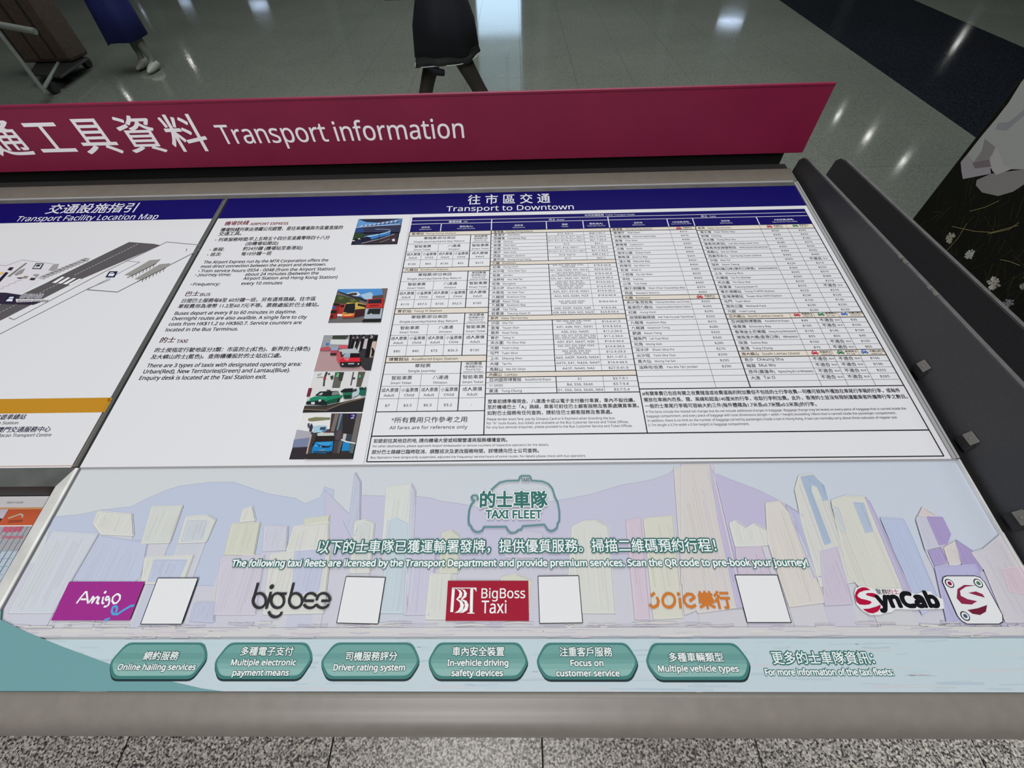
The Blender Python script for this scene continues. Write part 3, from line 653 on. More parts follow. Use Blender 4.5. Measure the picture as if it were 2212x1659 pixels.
rows(uB, uT, vk[5], vk[6], [r_('沙田', 'Sha Tin', 'A41, A42, A46, E42, NA40,|NA41, N42', '$14.4-41.9'), r_('荃灣', 'Tsuen Wan', 'A31, A38, N31, NA31', '$19.8-34.6'), r_('葵芳', 'Kwai Fong', 'A30, E32, NA30', '$11.2-34.6'), r_('青衣', 'Tsing Yi', 'A31, A32, E21, E21D, E32, E42,|N21, N21A, N31, NA31, NA32', '$11.2-34.6'), r_('天水圍', 'Tin Shui Wai', 'A37, E37, NA37, N30', '$14.4-34.6'), r_('元朗', 'Yuen Long', 'A36, A37, E36, E36P, E36S,|N30, NA36', '$14.4-34.6'), r_('屯門', 'Tuen Mun', 'A33, A33X, A34, E33,|E33P, NA33, N30', '$12.4-29.3'), r_('上水', 'Sheung Shui', 'A43, A43P, NA43, N42A', '$31.1-47.2'), r_('大埔', 'Tai Po', 'A47X, E41, N42A, NA47', '$14.4-44.5'), r_('馬鞍山', 'Ma On Shan', 'A41P, NA40, N42', '$27.9-41.9')], [bc1, bc2])
rows(uB, uT, vk[7], vk[8], [r_('亞洲國際博覽館', 'AsiaWorld-Expo', 'S1', '$3.7-9.1'), r_('', '11 SKIES', 'B4, S56, S64X', '$3.7-9.8'), r_('東涌', 'Tung Chung', 'S1, S56, S64, S64X, N64', '$3.7-5.4')], [bc1, bc2])
hl(uB, uT, vk[8], .0014, BLK, 3)
for a_, b_ in ((1, 2), (3, 4), (5, 6), (7, 8)): vl(bc1, vk[b_], vk[a_], .0014, BLK); vl(bc2, vk[b_], vk[a_])
# ---- taxi block, first half
tc1 = (U(t6(720, 700))+U(t7(650, 450)))/2
wk = [v3, V(t6(400, 433)), V(t6(520, 1052)), V(t6(520, 1095)), V(t7(500, 782))]
sect(uT, uN, wk[0], wk[1], '香港島', 'Hong Kong Island'); sect(uT, uN, wk[2], wk[3], '九龍', 'Kowloon')
rows(uT, uN, wk[1], wk[2], [r_(*t) for t in [('香港仔', 'Aberdeen', '$410'), ('中環/金鐘', 'Central Admiralty', '$375'), ('柴灣', 'Chai Wan', '$430'), ('數碼港', 'Cyberport', '$390'), ('北角', 'North Point', '$380'), ('海洋公園', 'Ocean Park', '$400'), ('鰂魚涌', 'Quarry Bay', '$405'), ('淺水灣', 'Repulse Bay', '$420'), ('西灣河', 'Sai Wan Ho', '$400'), ('石澳', 'Shek O', '$480'), ('小西灣', 'Siu Sai Wan', '$430'), ('赤柱', 'Stanley', '$450'), ('山頂', 'The Peak', '$400'), ('灣仔/銅鑼灣', 'Wan Chai/ Causeway Bay', '$370'), ('西區', 'Western District', '$360')]], [tc1])
rows(uT, uN, wk[3], wk[4], [r_(*t) for t in [('長沙灣/荔枝角', 'Cheung Sha Wan/ Lai Chi Kok', '$260'), ('香港西九龍站', 'Hong Kong West Kowloon Station', '$265'), ('紅磡', 'Hung Hom', '$295'), ('啟德郵輪碼頭', 'Kai Tak Cruise Terminal', '$320'), ('九龍灣', 'Kowloon Bay', '$315'), ('九龍塘', 'Kowloon Tong', '$280'), ('觀塘', 'Kwun Tong', '$325'), ('鯉魚門', 'Lei Yue Mun', '$345'), ('旺角', 'Mong Kok', '$285'), ('深水埗', 'Sham Shui Po', '$270'), ('尖沙咀', 'Tsim Sha Tsui', '$290'), ('黃大仙', 'Wong Tai Sin', '$295'), ('油麻地/佐敦', 'Yau Ma Tei/ Jordan', '$290'), ('', ''), ('', ''), ('', '')]], [tc1])
vl(tc1, wk[4], wk[0])
hl(uT, uR, wk[4], .0016, BLK, 3)
# ---- taxi block, second half
xk = [v3, V(t6(1300, 425)), (V(t7(1340, 200))), (V(t7(1400, 238))), V(t7(1500, 487)), V(t7(1530, 531)), wk[4]]
n1_ = (U(t6(1690, 800))+U(t7(1360, 140)))/2; n2_ = (U(t6(1920, 680))+U(t7(1590, 140)))/2
m1_ = (U(t7(1302, 215))+U(t7(1440, 500)))/2; m2_ = (U(t7(1490, 215))+U(t7(1632, 500)))/2; m3_ = (U(t7(1683, 215))+U(t7(1832, 500)))/2
sect(uN, uR, xk[0], xk[1], '新界', 'New Territories'); sect(uN, uR, xk[2], xk[3], '北大嶼山', 'North Lantau Island'); sect(uN, uR, xk[4], xk[5], '南大嶼山', 'South Lantau Island')
NA = '不'
rows(uN, uR, xk[1], xk[2], [r_(*t) for t in [('清水灣', 'Clear Water Bay', '$420', '$495'), ('粉嶺', 'Fanling', '$335', '$325'), ('洪水橋', 'Hung Shui Kiu', '$190', '$180'), ('落馬洲(新田)', 'Lok Ma Chau (San Tin)', '$285', '$275'), ('落馬洲支線管制站', 'Lok Ma Chau Spur Line Control Point', '$305', '$295'), ('馬鞍山', 'Ma On Shan', '$360', '$350'), ('西貢市中心', 'Sai Kung Town Centre', '$395', '$400'), ('沙田', 'Sha Tin', '$305', NA), ('深井', 'Sham Tseng', '$220', '$210'), ('深圳灣口岸(港方口岸區)', 'Shenzhen Bay Port (Hong Kong Port Area)', '$260', '$250'), ('上水', 'Sheung Shui', '$325', '$315'), ('大埔墟', 'Tai Po Market', '$390', '$380'), ('天水圍', 'Tin Shui Wai', '$220', '$210'), ('將軍澳', 'Tseung Kwan O', '$370', NA), ('青衣港鐵站', 'Tsing Yi MTR Station', '$220', '$210'), ('荃灣港鐵站', 'Tsuen Wan MTR Station', '$230', '$220'), ('屯門', 'Tuen Mun', '$155', '$145'), ('濕地公園', 'Wetland Park', '$230', '$220'), ('元朗', 'Yuen Long', '$230', '$220')]], [n1_, n2_])
rows(uN, uR, xk[3], xk[4], [r_(*t) for t in [('亞洲國際博覽館', 'AsiaWorld-Expo', '$40', NA, '$35'), ('愉景灣', 'Discovery Bay', '$160', NA, '$165'), ('香港迪士尼樂園', 'Hong Kong Disneyland', '$155', '$145', '$160'), ('港珠澳大橋(香港口岸)', 'HZMB (Hong Kong Port)', '$55', '$50', '$45'), ('欣澳', 'Sunny Bay', '$160', NA, '$165'), ('東涌', 'Tung Chung', '$75', NA, '$65')]], [m1_, m2_, m3_])
rows(uN, uR, xk[5], xk[6], [r_('長沙', 'Cheung Sha', NA, NA, '$165', big=1), r_('梅窩', 'Mui Wo', NA, NA, '$190', big=1), r_('昂坪(寶蓮寺)', 'Ngong Ping (Po Lin Monastery)', NA, NA, '$255'), r_('大澳', 'Tai O', NA, NA, '$265', big=1), r_('', '')], [m1_, m2_, m3_])
vl(n1_, xk[2], xk[0]); vl(n2_, xk[2], xk[0])
for u in (m1_, m2_, m3_): vl(u, xk[4], xk[2]); vl(u, xk[6], xk[4])
vl(uN, xk[6], v3, .0016, BLK, 3)
g.build('fare_table', transport, 'ruled fare table with navy header rows'); tl.build('fare_lettering', transport)
# small coloured taxi pictures in the table
def car(uc, vc, rgb, zh, en, s=.0115):
    p = Print(pp, P3, DB, 4)
    o = [(-.5, -.25), (-.5, .05), (-.38, .12), (-.25, .42), (.25, .42), (.38, .12), (.5, .05), (.5, -.25), (.38, -.25), (.38, -.40), (.24, -.40), (.24, -.25), (-.24, -.25), (-.24, -.40), (-.38, -.40), (-.38, -.25)]
    p.poly([(uc+x*s, vc+y*s*.9) for x, y in o], rgb, 4, True); p.poly([(uc+x*s, vc+y*s*.9) for x, y in [(-.24, .12), (-.17, .32), (.17, .32), (.24, .12)]], (215, 205, 208), 5, True)
    for x in (-.32, .32): p.disc((uc+x*s, vc-.06*s), s*.07, (225, 215, 215), 5)
    p.put(zh, uc+s*.75, vc-.0006, .0040, TK, 'l', 1.1, None, .008, 4); p.put(en, uc+s*.85, vc-.0046, .0026, TK, 'l', 1, None, .003, 4)
    p.build('taxi_symbol', transport, '%s taxi symbol' % {'R': 'red', 'G': 'green', 'B': 'blue'}[k_])
KR, KG, KB = (190, 40, 62), (38, 120, 84), (50, 105, 190)
for k_, fn, x, y, kc, zh, en in (('R', t6, 735, 413, KR, '市區的士', 'Urban taxi'), ('R', t6, 935, 1067, KR, '市區的士', 'Urban taxi'), ('R', t6, 1600, 396, KR, '市區的士', 'Urban taxi'), ('G', t6, 1848, 388, KG, '新界的士', 'N.T. taxi'),
        ('R', t7, 1360, 215, KR, '市區的士', 'Urban taxi'), ('G', t7, 1545, 210, KG, '新界的士', 'N.T. taxi'), ('B', t7, 1723, 207, KB, '大嶼山的士', 'Lantau taxi'), ('R', t7, 1497, 508, KR, '市區的士', 'Urban taxi'), ('G', t7, 1695, 504, KG, '新界的士', 'N.T. taxi'), ('B', t7, 1880, 501, KB, '大嶼山的士', 'Lantau taxi')):
    uu, vv = pp(*fn(x, y)); car(uu, vv, kc, zh, en)
# white margin seam beside the table
ms = Print(pp, P3, DB); us = (U(t3(212, 300))+U(t5(15, 655)))/2
ms.line([(us, .2292), (us, .8126)], .0007, (160, 160, 166), 1, True); ms.build('sheet_seam', transport)

# ---- five photographs
def photo(z, quad, items, label):
    p = Print(lambda x, y: pp(*z(x, y)), P3, DB)
    Q = [p.to2(*q_) for q_ in quad]
    p.poly([(x, y) for x, y in quad], items[0], 2)
    cx0 = sum(a_[0] for a_ in Q)/4; cy0 = sum(a_[1] for a_ in Q)/4
    p.poly([(cx0+(x-cx0)*1.03, cy0+(y-cy0)*1.03) for x, y in Q], (232, 232, 236), 1, True)
    Lh = 3
    for it in items[1:]:
        if it[0] == 'L': p.line(it[1], it[2], it[3], Lh)
        elif it[0] == 'T': p.text(it[1], it[2], it[3], it[4], it[5], it[6], Lh, 3)
        elif it[0] == 'D':
            cc, rr, rgb = it[1:4]; a_ = p.to2(*cc); b_ = p.to2(cc[0]+rr, cc[1]); p.disc(a_, abs(b_[0]-a_[0]), rgb, Lh)
        else: p.poly(it[1], it[0], Lh)
        Lh += .5
    p.build('photograph', transport, label)
class TT: pass
def tx(z, s, x0, x1, y, h, rgb): return ('T', s, (x0, y), (x1, y), h, rgb, .03)
z = Z(740, 470, 15.8)
roof = [((215, 220, 240) if i % 2 == 0 else (60, 60, 90), None) for i in range(8)]
it = [(42, 44, 66), ((98, 150, 205), [(545, 55), (800, 160), (1200, 180), (1600, 120), (2050, 40), (2020, 180), (1900, 260), (470, 370)]), ((90, 110, 150), [(1250, 180), (1600, 130), (2040, 90), (2025, 170), (1300, 215)])]
for i in range(9):
    x0 = 600+i*145; yy = 320-i*17; it.append(((196, 202, 226), [(x0, yy), (x0+60, yy-50-i*3), (x0+150, yy-10)])); it.append(((58, 58, 86), [(x0+50, yy), (x0+120, yy-30), (x0+160, yy+5)]))
it += [((50, 52, 80), [(470, 370), (1100, 320), (2010, 265), (1960, 520), (440, 540)]), ('L', [(470, 370), (1100, 315), (1990, 262)], .0016, (200, 208, 232)), ((40, 72, 130), [(470, 390), (750, 390), (740, 540), (430, 550)]), ((45, 65, 45), [(400, 640), (430, 560), (600, 550), (760, 580), (820, 660), (700, 720), (380, 780)]),
       ('L', [(1130, 430), (1400, 430), (1620, 440), (1650, 480), (1500, 560)], .0012, (175, 180, 205)), ((150, 195, 235), [(700, 720), (860, 650), (1250, 590), (1500, 530), (1650, 470), (1640, 520), (1300, 620), (950, 690)]), ((60, 120, 185), [(940, 690), (1280, 620), (1640, 530), (1660, 610), (1300, 700), (1000, 790)]), ((28, 26, 52), [(690, 720), (850, 680), (960, 710), (980, 800), (900, 850), (650, 880), (640, 800)]),
       ('L', [(660, 915), (1250, 770), (1780, 600)], .0016, (190, 180, 190)), ((60, 48, 56), [(700, 935), (1250, 790), (1800, 620), (1900, 560), (1870, 905)]), ('L', [(1230, 905), (1280, 520)], .001, (30, 30, 50)), ('L', [(1640, 800), (1660, 440)], .0009, (40, 40, 60)), ('L', [(1280, 890), (1640, 760)], .0009, (170, 160, 140)), ((220, 215, 220), [(530, 780), (580, 740), (640, 780)]), ((215, 190, 200), [(330, 850), (350, 810), (440, 815), (430, 850)]), ((225, 210, 225), [(1700, 780), (1790, 760), (1800, 850), (1710, 850)])]
photo(z, [(545, 55), (2055, 35), (1865, 905), (285, 940)], it, 'photograph of a blue train below a wavy roof')
z = Z(700, 615, 14.75)
photo(z, [(440, 145), (2030, 125), (1810, 1205), (125, 1225)], [(108, 102, 104), ((78, 140, 205), [(440, 145), (1850, 128), (1900, 330), (1400, 500), (700, 300), (420, 230)]), ((165, 190, 215), [(1150, 330), (1480, 240), (1560, 300), (1540, 460), (1300, 470)]), ((205, 215, 228), [(680, 300), (900, 240), (1080, 240), (1160, 320), (1100, 370), (800, 370)]), ((70, 62, 62), [(730, 310), (900, 265), (1040, 260), (1070, 310), (1020, 345), (830, 350)]),
    ((62, 72, 42), [(400, 330), (600, 360), (900, 440), (1100, 470), (1150, 580), (700, 620), (320, 580)]), ((92, 100, 60), [(430, 400), (560, 380), (650, 450), (500, 500)]), ((100, 104, 64), [(800, 500), (950, 460), (1050, 520), (900, 570)]), ((46, 44, 50), [(430, 235), (900, 420), (1350, 560), (1400, 520), (1150, 400), (950, 370), (430, 210)]), ((84, 70, 70), [(1550, 370), (1890, 330), (1900, 440), (1540, 450)]), ((110, 96, 94), [(1850, 130), (2030, 125), (1940, 600), (1900, 480)]),
    ((150, 40, 36), [(310, 590), (530, 620), (520, 740), (470, 830), (400, 1080), (170, 1110)]), ((36, 32, 36), [(310, 600), (520, 630), (500, 700), (300, 680)]), ((30, 34, 30), [(235, 830), (420, 830), (400, 930), (210, 930)]), ((50, 90, 150), [(280, 700), (380, 710), (360, 780), (260, 790)]), ((30, 26, 28), [(215, 1060), (240, 990), (300, 980), (280, 1080)]),
    ((170, 50, 50), [(530, 640), (690, 640), (600, 1000), (440, 990), (490, 800)]), ((36, 28, 34), [(540, 660), (660, 660), (640, 740), (530, 740)]), ((225, 225, 228), [(440, 950), (600, 960), (580, 1030), (430, 1020)]),
    ((200, 165, 75), [(690, 640), (760, 590), (1000, 600), (1060, 575), (1340, 650), (1300, 790), (1100, 800), (600, 960)]), ((28, 30, 34), [(700, 640), (1000, 610), (1000, 800), (950, 920), (620, 900)]), ((60, 28, 34), [(1010, 810), (1300, 800), (1280, 1000), (980, 1060)]), ((40, 36, 30), [(1090, 620), (1340, 670), (1320, 740), (1080, 690)]), ((222, 130, 62), [(600, 960), (980, 930), (970, 1060), (590, 1070)]), ((240, 180, 90), [(640, 985), (900, 965), (880, 1020), (660, 1020)]), ((190, 60, 45), [(590, 1030), (980, 1010), (960, 1070), (600, 1080)]),
    ((200, 48, 44), [(1400, 490), (1900, 460), (1880, 760), (1350, 770)]), ((40, 36, 48), [(1430, 510), (1850, 480), (1850, 620), (1410, 630)]), ((120, 30, 32), [(1470, 680), (1760, 660), (1750, 710), (1460, 720)]), ((168, 176, 190), [(1340, 790), (1880, 780), (1830, 1120), (1290, 1120)]), ((34, 36, 38), [(1440, 800), (1820, 790), (1790, 970), (1380, 970)]), ((30, 30, 34), [(1290, 1120), (1830, 1110), (1810, 1205), (1210, 1205)]), ('D', (1515, 962), 22, (235, 235, 240))], 'photograph of red and yellow double-decker buses')
z = Z(670, 715, 13.825)
photo(z, [(415, 130), (2035, 118), (1815, 1185), (115, 1200)], [(176, 146, 148), ((150, 152, 156), [(410, 130), (1200, 125), (1150, 520), (300, 590)]), ((60, 66, 58), [(680, 140), (1170, 130), (1060, 260), (660, 250)]), ((205, 208, 210), [(620, 260), (1150, 260), (1130, 420), (600, 400)]), ((60, 118, 178), [(480, 360), (570, 365), (555, 440), (470, 440)]), ((52, 50, 54), [(1180, 125), (2035, 118), (1820, 1180), (1650, 1180), (1150, 700)]),
    ((190, 186, 186), [(1340, 330), (1420, 330), (1370, 560), (1280, 560)]), ((200, 190, 190), [(1500, 320), (1550, 320), (1480, 600), (1400, 590)]), ((188, 180, 184), [(1640, 240), (1740, 240), (1700, 540), (1570, 540)]), ((200, 176, 165), [(1850, 330), (1990, 320), (1900, 800), (1780, 800)]),
    ((20, 19, 24), [(1200, 125), (1260, 125), (1180, 560), (1130, 560)]), ((20, 19, 24), [(1310, 125), (1370, 125), (1260, 560), (1200, 540)]), ((20, 19, 24), [(1440, 125), (1500, 125), (1390, 500), (1330, 520)]), ((20, 19, 24), [(1560, 125), (1640, 122), (1540, 600), (1470, 600)]), ((16, 15, 20), [(1770, 125), (1910, 120), (1760, 800), (1640, 800), (1720, 330)]), ((14, 14, 18), [(1940, 180), (2020, 160), (1990, 300), (1910, 280)]),
    ((24, 26, 24), [(1840, 520), (1880, 510), (1930, 600), (1890, 810), (1860, 760), (1820, 810), (1850, 640)]),
    tx(z, '3', 1785, 1870, 235, 6.2*13, (205, 190, 200)), tx(z, '4', 1560, 1630, 245, 66, (200, 180, 190)), tx(z, '5', 1390, 1450, 245, 62, (190, 170, 180)), tx(z, '6', 1275, 1330, 250, 56, (180, 160, 170)),
    ((182, 82, 96), [(320, 520), (560, 480), (640, 560), (560, 610), (300, 600)]), ((205, 90, 105), [(870, 440), (1140, 440), (1130, 540), (860, 540)]), ((170, 75, 88), [(620, 600), (860, 560), (840, 640), (800, 740), (620, 740)]), ((140, 160, 190), [(640, 510), (860, 500), (840, 600), (640, 600)]), ((46, 36, 42), [(610, 690), (800, 680), (800, 745), (620, 745)]),
    ((178, 184, 190), [(870, 600), (1000, 560), (1350, 550), (1450, 600), (1480, 690), (1050, 690), (880, 820)]), ((196, 82, 92), [(810, 690), (900, 620), (1010, 830), (900, 1060), (800, 880)]), ((52, 50, 54), [(900, 640), (960, 650), (990, 790), (940, 820)]), ((150, 165, 180), [(1050, 690), (1220, 690), (1200, 820), (1020, 820)]), ((32, 18, 28), [(1220, 690), (1470, 690), (1480, 810), (1200, 820)]), ((206, 40, 52), [(1010, 830), (1500, 820), (1520, 950), (900, 970), (880, 900)]), ((205, 110, 125), [(1020, 830), (1200, 830), (1150, 920), (1050, 890)]), ((36, 34, 40), [(900, 960), (1520, 945), (1500, 1080), (1300, 1110), (930, 1100)]), ((176, 176, 178), [(1150, 990), (1330, 985), (1330, 1025), (1150, 1025)]), ('D', (990, 1025), 26, (225, 225, 228)), ('D', (1460, 1015), 24, (225, 225, 228))], 'photograph of red taxis queueing by numbered pillars')
z = Z(645, 800, 13.825)
photo(z, [(465, 40), (2145, 25), (1915, 1245), (120, 1265)], [(214, 212, 214), ((66, 60, 58), [(180, 1060), (800, 1060), (2000, 800), (1915, 1245), (120, 1265)]), ((42, 40, 42), [(150, 1180), (830, 1200), (1300, 1010), (1980, 830), (1915, 1245), (120, 1265)]), ('L', [(160, 1170), (820, 1200), (1300, 1000), (1990, 820)], .0011, (150, 122, 104)),
    ((96, 96, 90), [(1100, 60), (1350, 60), (1230, 530), (1000, 530)]), ((58, 60, 54), [(1210, 60), (1365, 60), (1300, 320), (1200, 320)]), ((24, 110, 60), [(1110, 80), (1220, 80), (1200, 210), (1080, 210)]), tx(z, '2', 1120, 1200, 190, 82, (190, 225, 195)), ((88, 84, 76), [(1790, 50), (2000, 50), (1860, 500), (1720, 500)]), ((24, 96, 60), [(1780, 150), (1880, 150), (1860, 260), (1760, 250)]), tx(z, '3', 1790, 1850, 222, 62, (170, 215, 185)),
    ((60, 58, 60), [(820, 60), (880, 60), (800, 250), (780, 480), (730, 480), (770, 200)]), ((70, 68, 70), [(1630, 60), (1660, 60), (1580, 460), (1550, 460)]), ((64, 70, 62), [(950, 190), (1040, 160), (1050, 250), (980, 300)]), ((50, 48, 50), [(880, 110), (940, 90), (950, 130), (900, 150)]), ((190, 40, 60), [(745, 230), (820, 225), (830, 280), (750, 285)]), ((120, 40, 62), [(310, 545), (410, 545), (340, 795), (245, 800)]), ((60, 62, 62), [(1620, 230), (1690, 220), (1700, 270), (1620, 280)]), ('L', [(570, 160), (690, 120)], .001, (80, 78, 80)), ('L', [(555, 225), (750, 215)], .0008, (90, 88, 90)),
    ((30, 32, 38), [(500, 770), (650, 650), (1190, 630), (1240, 760), (960, 800)]), ((120, 130, 126), [(1020, 660), (1190, 640), (1230, 740), (1000, 770)]), ((36, 42, 44), [(560, 760), (670, 670), (980, 660), (940, 790)]), ((180, 190, 195), [(600, 750), (690, 690), (750, 690), (700, 760)]), ((70, 66, 62), [(850, 600), (960, 600), (970, 640), (850, 640)]), ((30, 130, 98), [(300, 880), (500, 800), (960, 790), (1240, 760), (1350, 760), (1260, 860), (880, 1040), (250, 1020)]), ((60, 150, 120), [(620, 830), (780, 800), (900, 850), (760, 870)]), ((28, 40, 40), [(250, 960), (780, 900), (860, 1000), (760, 1070), (240, 1040)]), ((200, 205, 225), [(400, 970), (505, 965), (500, 1035), (390, 1035)]), ('D', (655, 925), 42, (205, 210, 210)), ('D', (330, 905), 34, (180, 190, 190)), ((22, 78, 62), [(880, 930), (1250, 830), (1180, 980), (860, 1040)]), ((30, 30, 32), [(790, 1080), (820, 970), (870, 950), (850, 1070)]), ((30, 30, 32), [(1160, 990), (1200, 880), (1240, 860), (1220, 970)]),
    ((28, 34, 40), [(1260, 660), (1380, 575), (1640, 560), (1640, 680), (1300, 690)]), ((40, 110, 84), [(1340, 700), (1620, 680), (1600, 860), (1360, 870)]), ((24, 60, 50), [(1370, 770), (1590, 760), (1590, 870), (1390, 880)]), ((176, 196, 204), [(1620, 720), (1700, 600), (1780, 560), (1850, 640), (1810, 760), (1620, 850)]), ((52, 56, 60), [(1660, 600), (1750, 570), (1760, 650), (1650, 680)]), ((30, 100, 80), [(1830, 540), (2040, 530), (2000, 790), (1850, 780)]), ((26, 50, 52), [(1840, 560), (2030, 540), (2020, 610), (1850, 620)]), ((225, 230, 232), [(1950, 540), (2000, 540), (1980, 570)])], 'photograph of green taxis beside numbered columns')
z = Z(620, 890, 13.01)
photo(z, [(430, 45), (2120, 38), (1860, 1325), (62, 1335)], [(70, 64, 68), ((222, 221, 222), [(430, 45), (1250, 40), (1200, 480), (700, 560), (280, 520)]), ((168, 166, 178), [(280, 500), (690, 560), (640, 760), (200, 800)]), ((120, 128, 160), [(200, 780), (640, 720), (600, 980), (150, 1000)]), ((52, 46, 54), [(150, 1030), (590, 1000), (520, 1335), (62, 1335)]), ('L', [(530, 1330), (600, 1000), (690, 640)], .0022, (188, 165, 150)), ((126, 126, 92), [(600, 190), (800, 150), (1220, 160), (1210, 220), (700, 270), (600, 250)]),
    ((58, 50, 52), [(1330, 60), (1450, 50), (1350, 580), (1200, 560)]), ((120, 108, 104), [(1350, 60), (1470, 60), (1330, 560), (1230, 560)]), ((60, 66, 78), [(1500, 50), (1950, 45), (1830, 850), (1350, 800)]), ((110, 130, 146), [(1500, 60), (1570, 60), (1440, 520), (1400, 520)]), ((46, 42, 44), [(1580, 60), (1960, 50), (1850, 640), (1560, 600)]), ((40, 30, 90), [(1760, 60), (1960, 50), (1920, 210), (1740, 200)]), tx(z, '2', 1800, 1895, 192, 100, (196, 188, 226)), ((110, 104, 104), [(1970, 50), (2110, 45), (1950, 860), (1810, 850)]), ((88, 70, 76), [(1430, 540), (1560, 540), (1480, 800), (1370, 790)]), ((190, 182, 180), [(1600, 620), (1690, 630), (1640, 850), (1560, 820)]),
    ((160, 196, 214), [(760, 420), (880, 390), (1110, 400), (1130, 530), (980, 580), (740, 600)]), ((60, 76, 96), [(950, 440), (1100, 430), (1100, 520), (930, 520)]), ((60, 140, 190), [(1000, 540), (1120, 500), (1090, 580), (980, 590)]), ((60, 50, 70), [(640, 430), (700, 330), (740, 420), (690, 570), (640, 560)]), ((56, 70, 100), [(590, 350), (640, 320), (640, 440), (600, 460)]), ((190, 196, 196), [(860, 620), (1000, 580), (1330, 600), (1340, 690), (880, 700)]), ((44, 36, 36), [(880, 690), (1330, 680), (1340, 840), (830, 850)]), ((60, 56, 58), [(760, 680), (870, 640), (800, 850), (700, 1000), (700, 850)]), ((26, 130, 196), [(820, 860), (1320, 840), (1300, 1000), (1280, 1110), (1100, 1180), (720, 1170), (740, 1000)]), ((60, 150, 205), [(830, 870), (1300, 855), (1220, 950), (1000, 960)]), ((28, 36, 56), [(860, 940), (1000, 960), (1150, 980), (1280, 960), (1180, 1020), (1000, 1020)]), ((220, 225, 230), [(810, 950), (880, 980), (830, 980)]), ((220, 225, 230), [(950, 970), (980, 975), (990, 1020)]), ((40, 66, 90), [(760, 1120), (1260, 1120), (1230, 1160), (760, 1165)]), ((130, 140, 160), [(930, 1080), (1090, 1075), (1080, 1110), (920, 1110)]), ((150, 60, 60), [(1040, 575), (1230, 580), (1230, 605), (1040, 600)]),
    ((36, 130, 190), [(1600, 850), (1790, 890), (1770, 1110), (1550, 1120)]), ((90, 104, 110), [(1800, 910), (1930, 930), (1870, 1200), (1770, 1150)]), ('L', [(1540, 800), (1700, 860), (1945, 905)], .0022, (215, 215, 218)), ((92, 86, 86), [(1490, 830), (1590, 850), (1500, 1180), (1430, 1200)]), ((50, 46, 46), [(560, 1200), (1860, 1180), (1860, 1325), (520, 1335)])], 'photograph of a bright blue taxi at a kerb')

# ================================================================ PRINT: map panel
mp = Print(pp, P3, DB); hb = Print(pp, P3, DB)
rect(hb, UL, .8126, GU0-.001, .8835, NAVY)
hb.text('交通設施指引', (96.5, 462.2), (288.4, 458.6), 19, (232, 232, 240), .012, 2, 6); hb.text('Transport Facility Location Map', (31.9, 478.6), (338.9, 473.2), 10.8, (232, 232, 240), .008, 2, 4)
hb.build('heading_band', mapp, 'navy heading strip reading Transport Facility Location Map')
z = Z(0, 480, 6.9125)
def mpoly(pts, rgb, L_=2): mp.poly([z(*p_) for p_ in pts], rgb, L_)
def mline(pts, wd, rgb, L_=2): mp.line([z(*p_) for p_ in pts], wd, rgb, L_)
ROAD = (92, 88, 92)
mpoly([(-600, 900), (-100, 620), (330, 563), (860, 625), (880, 660), (380, 1020), (-200, 1250)], (218, 214, 222), 1)
mline([(-100, 640), (100, 650), (330, 563), (830, 628)], .0010, (150, 150, 156), 2)
mpoly([(900, 800), (1930, 297), (2300, 325), (2400, 345), (1215, 850)], ROAD); mpoly([(-700, 1600), (-200, 1330), (710, 900), (1035, 940), (95, 1425), (-350, 1640)], ROAD)
mpoly([(710, 900), (900, 800), (1215, 850), (1035, 940)], (84, 80, 84), 2)
for i in range(4): mpoly([(780+i*80, 905+i*9), (930+i*85, 815+i*10), (972+i*85, 820+i*10), (835+i*80, 912+i*9)], (232, 230, 234), 3)
for i in range(22): t = i/22; mline([(2060-t*960, 330+t*470), (2030-t*960, 345+t*470)], .0009, (220, 220, 222), 3)
for i in range(18): t = i/18; mline([(870-t*900, 925+t*440), (840-t*900, 940+t*440)], .0009, (220, 220, 222), 3)
dl = lambda pts, wd, rgb: mp.line([d6(*p_) for p_ in pts], wd, rgb, 2)
dl([(70, 1033), (110, 1048), (380, 905), (820, 672), (1300, 443), (1572, 468)], .0020, (142, 140, 146)); dl([(1556, 503), (915, 833), (680, 815)], .0022, (128, 128, 134)); dl([(680, 815), (1090, 600), (980, 590)], .0012, (140, 140, 146))
dl([(-300, 1310), (0, 1160), (690, 805)], .0018, (126, 126, 138)); dl([(1455, 495), (1450, 515)], .0012, (90, 90, 90)); dl([(860, 735), (690, 805)], .0016, (120, 120, 128))
for x0, y0 in ((0, 0), (150, 60)):
    mpoly([(1860+x0, 790+y0), (2240+x0, 570+y0), (2400+x0, 555+y0), (2330+x0, 620+y0), (1980+x0, 800+y0)], (150, 148, 146), 3); mline([(1900+x0, 830+y0), (1990+x0, 790+y0), (2330+x0, 620+y0)], .0016, (95, 90, 92), 4)
    for i in range(7): mline([(1990+x0+i*52, 790+y0-i*26), (1975+x0+i*52, 835+y0-i*26)], .0008, (90, 86, 88), 4)
mpoly([(1575, 825), (1635, 735), (1760, 735), (1710, 825)], (24, 30, 70), 3); mpoly([(1615, 808), (1635, 770), (1720, 770), (1695, 808)], (225, 225, 232), 4); mpoly([(1640, 762), (1650, 752), (1705, 752), (1700, 762)], (225, 225, 232), 4)
mpoly([(480, 700), (540, 615), (660, 618), (610, 703)], (34, 36, 50), 3); mpoly([(500, 690), (550, 628), (640, 628), (600, 692)], (206, 206, 212), 4); mpoly([(535, 665), (560, 638), (615, 638), (590, 665)], (34, 36, 66), 5)
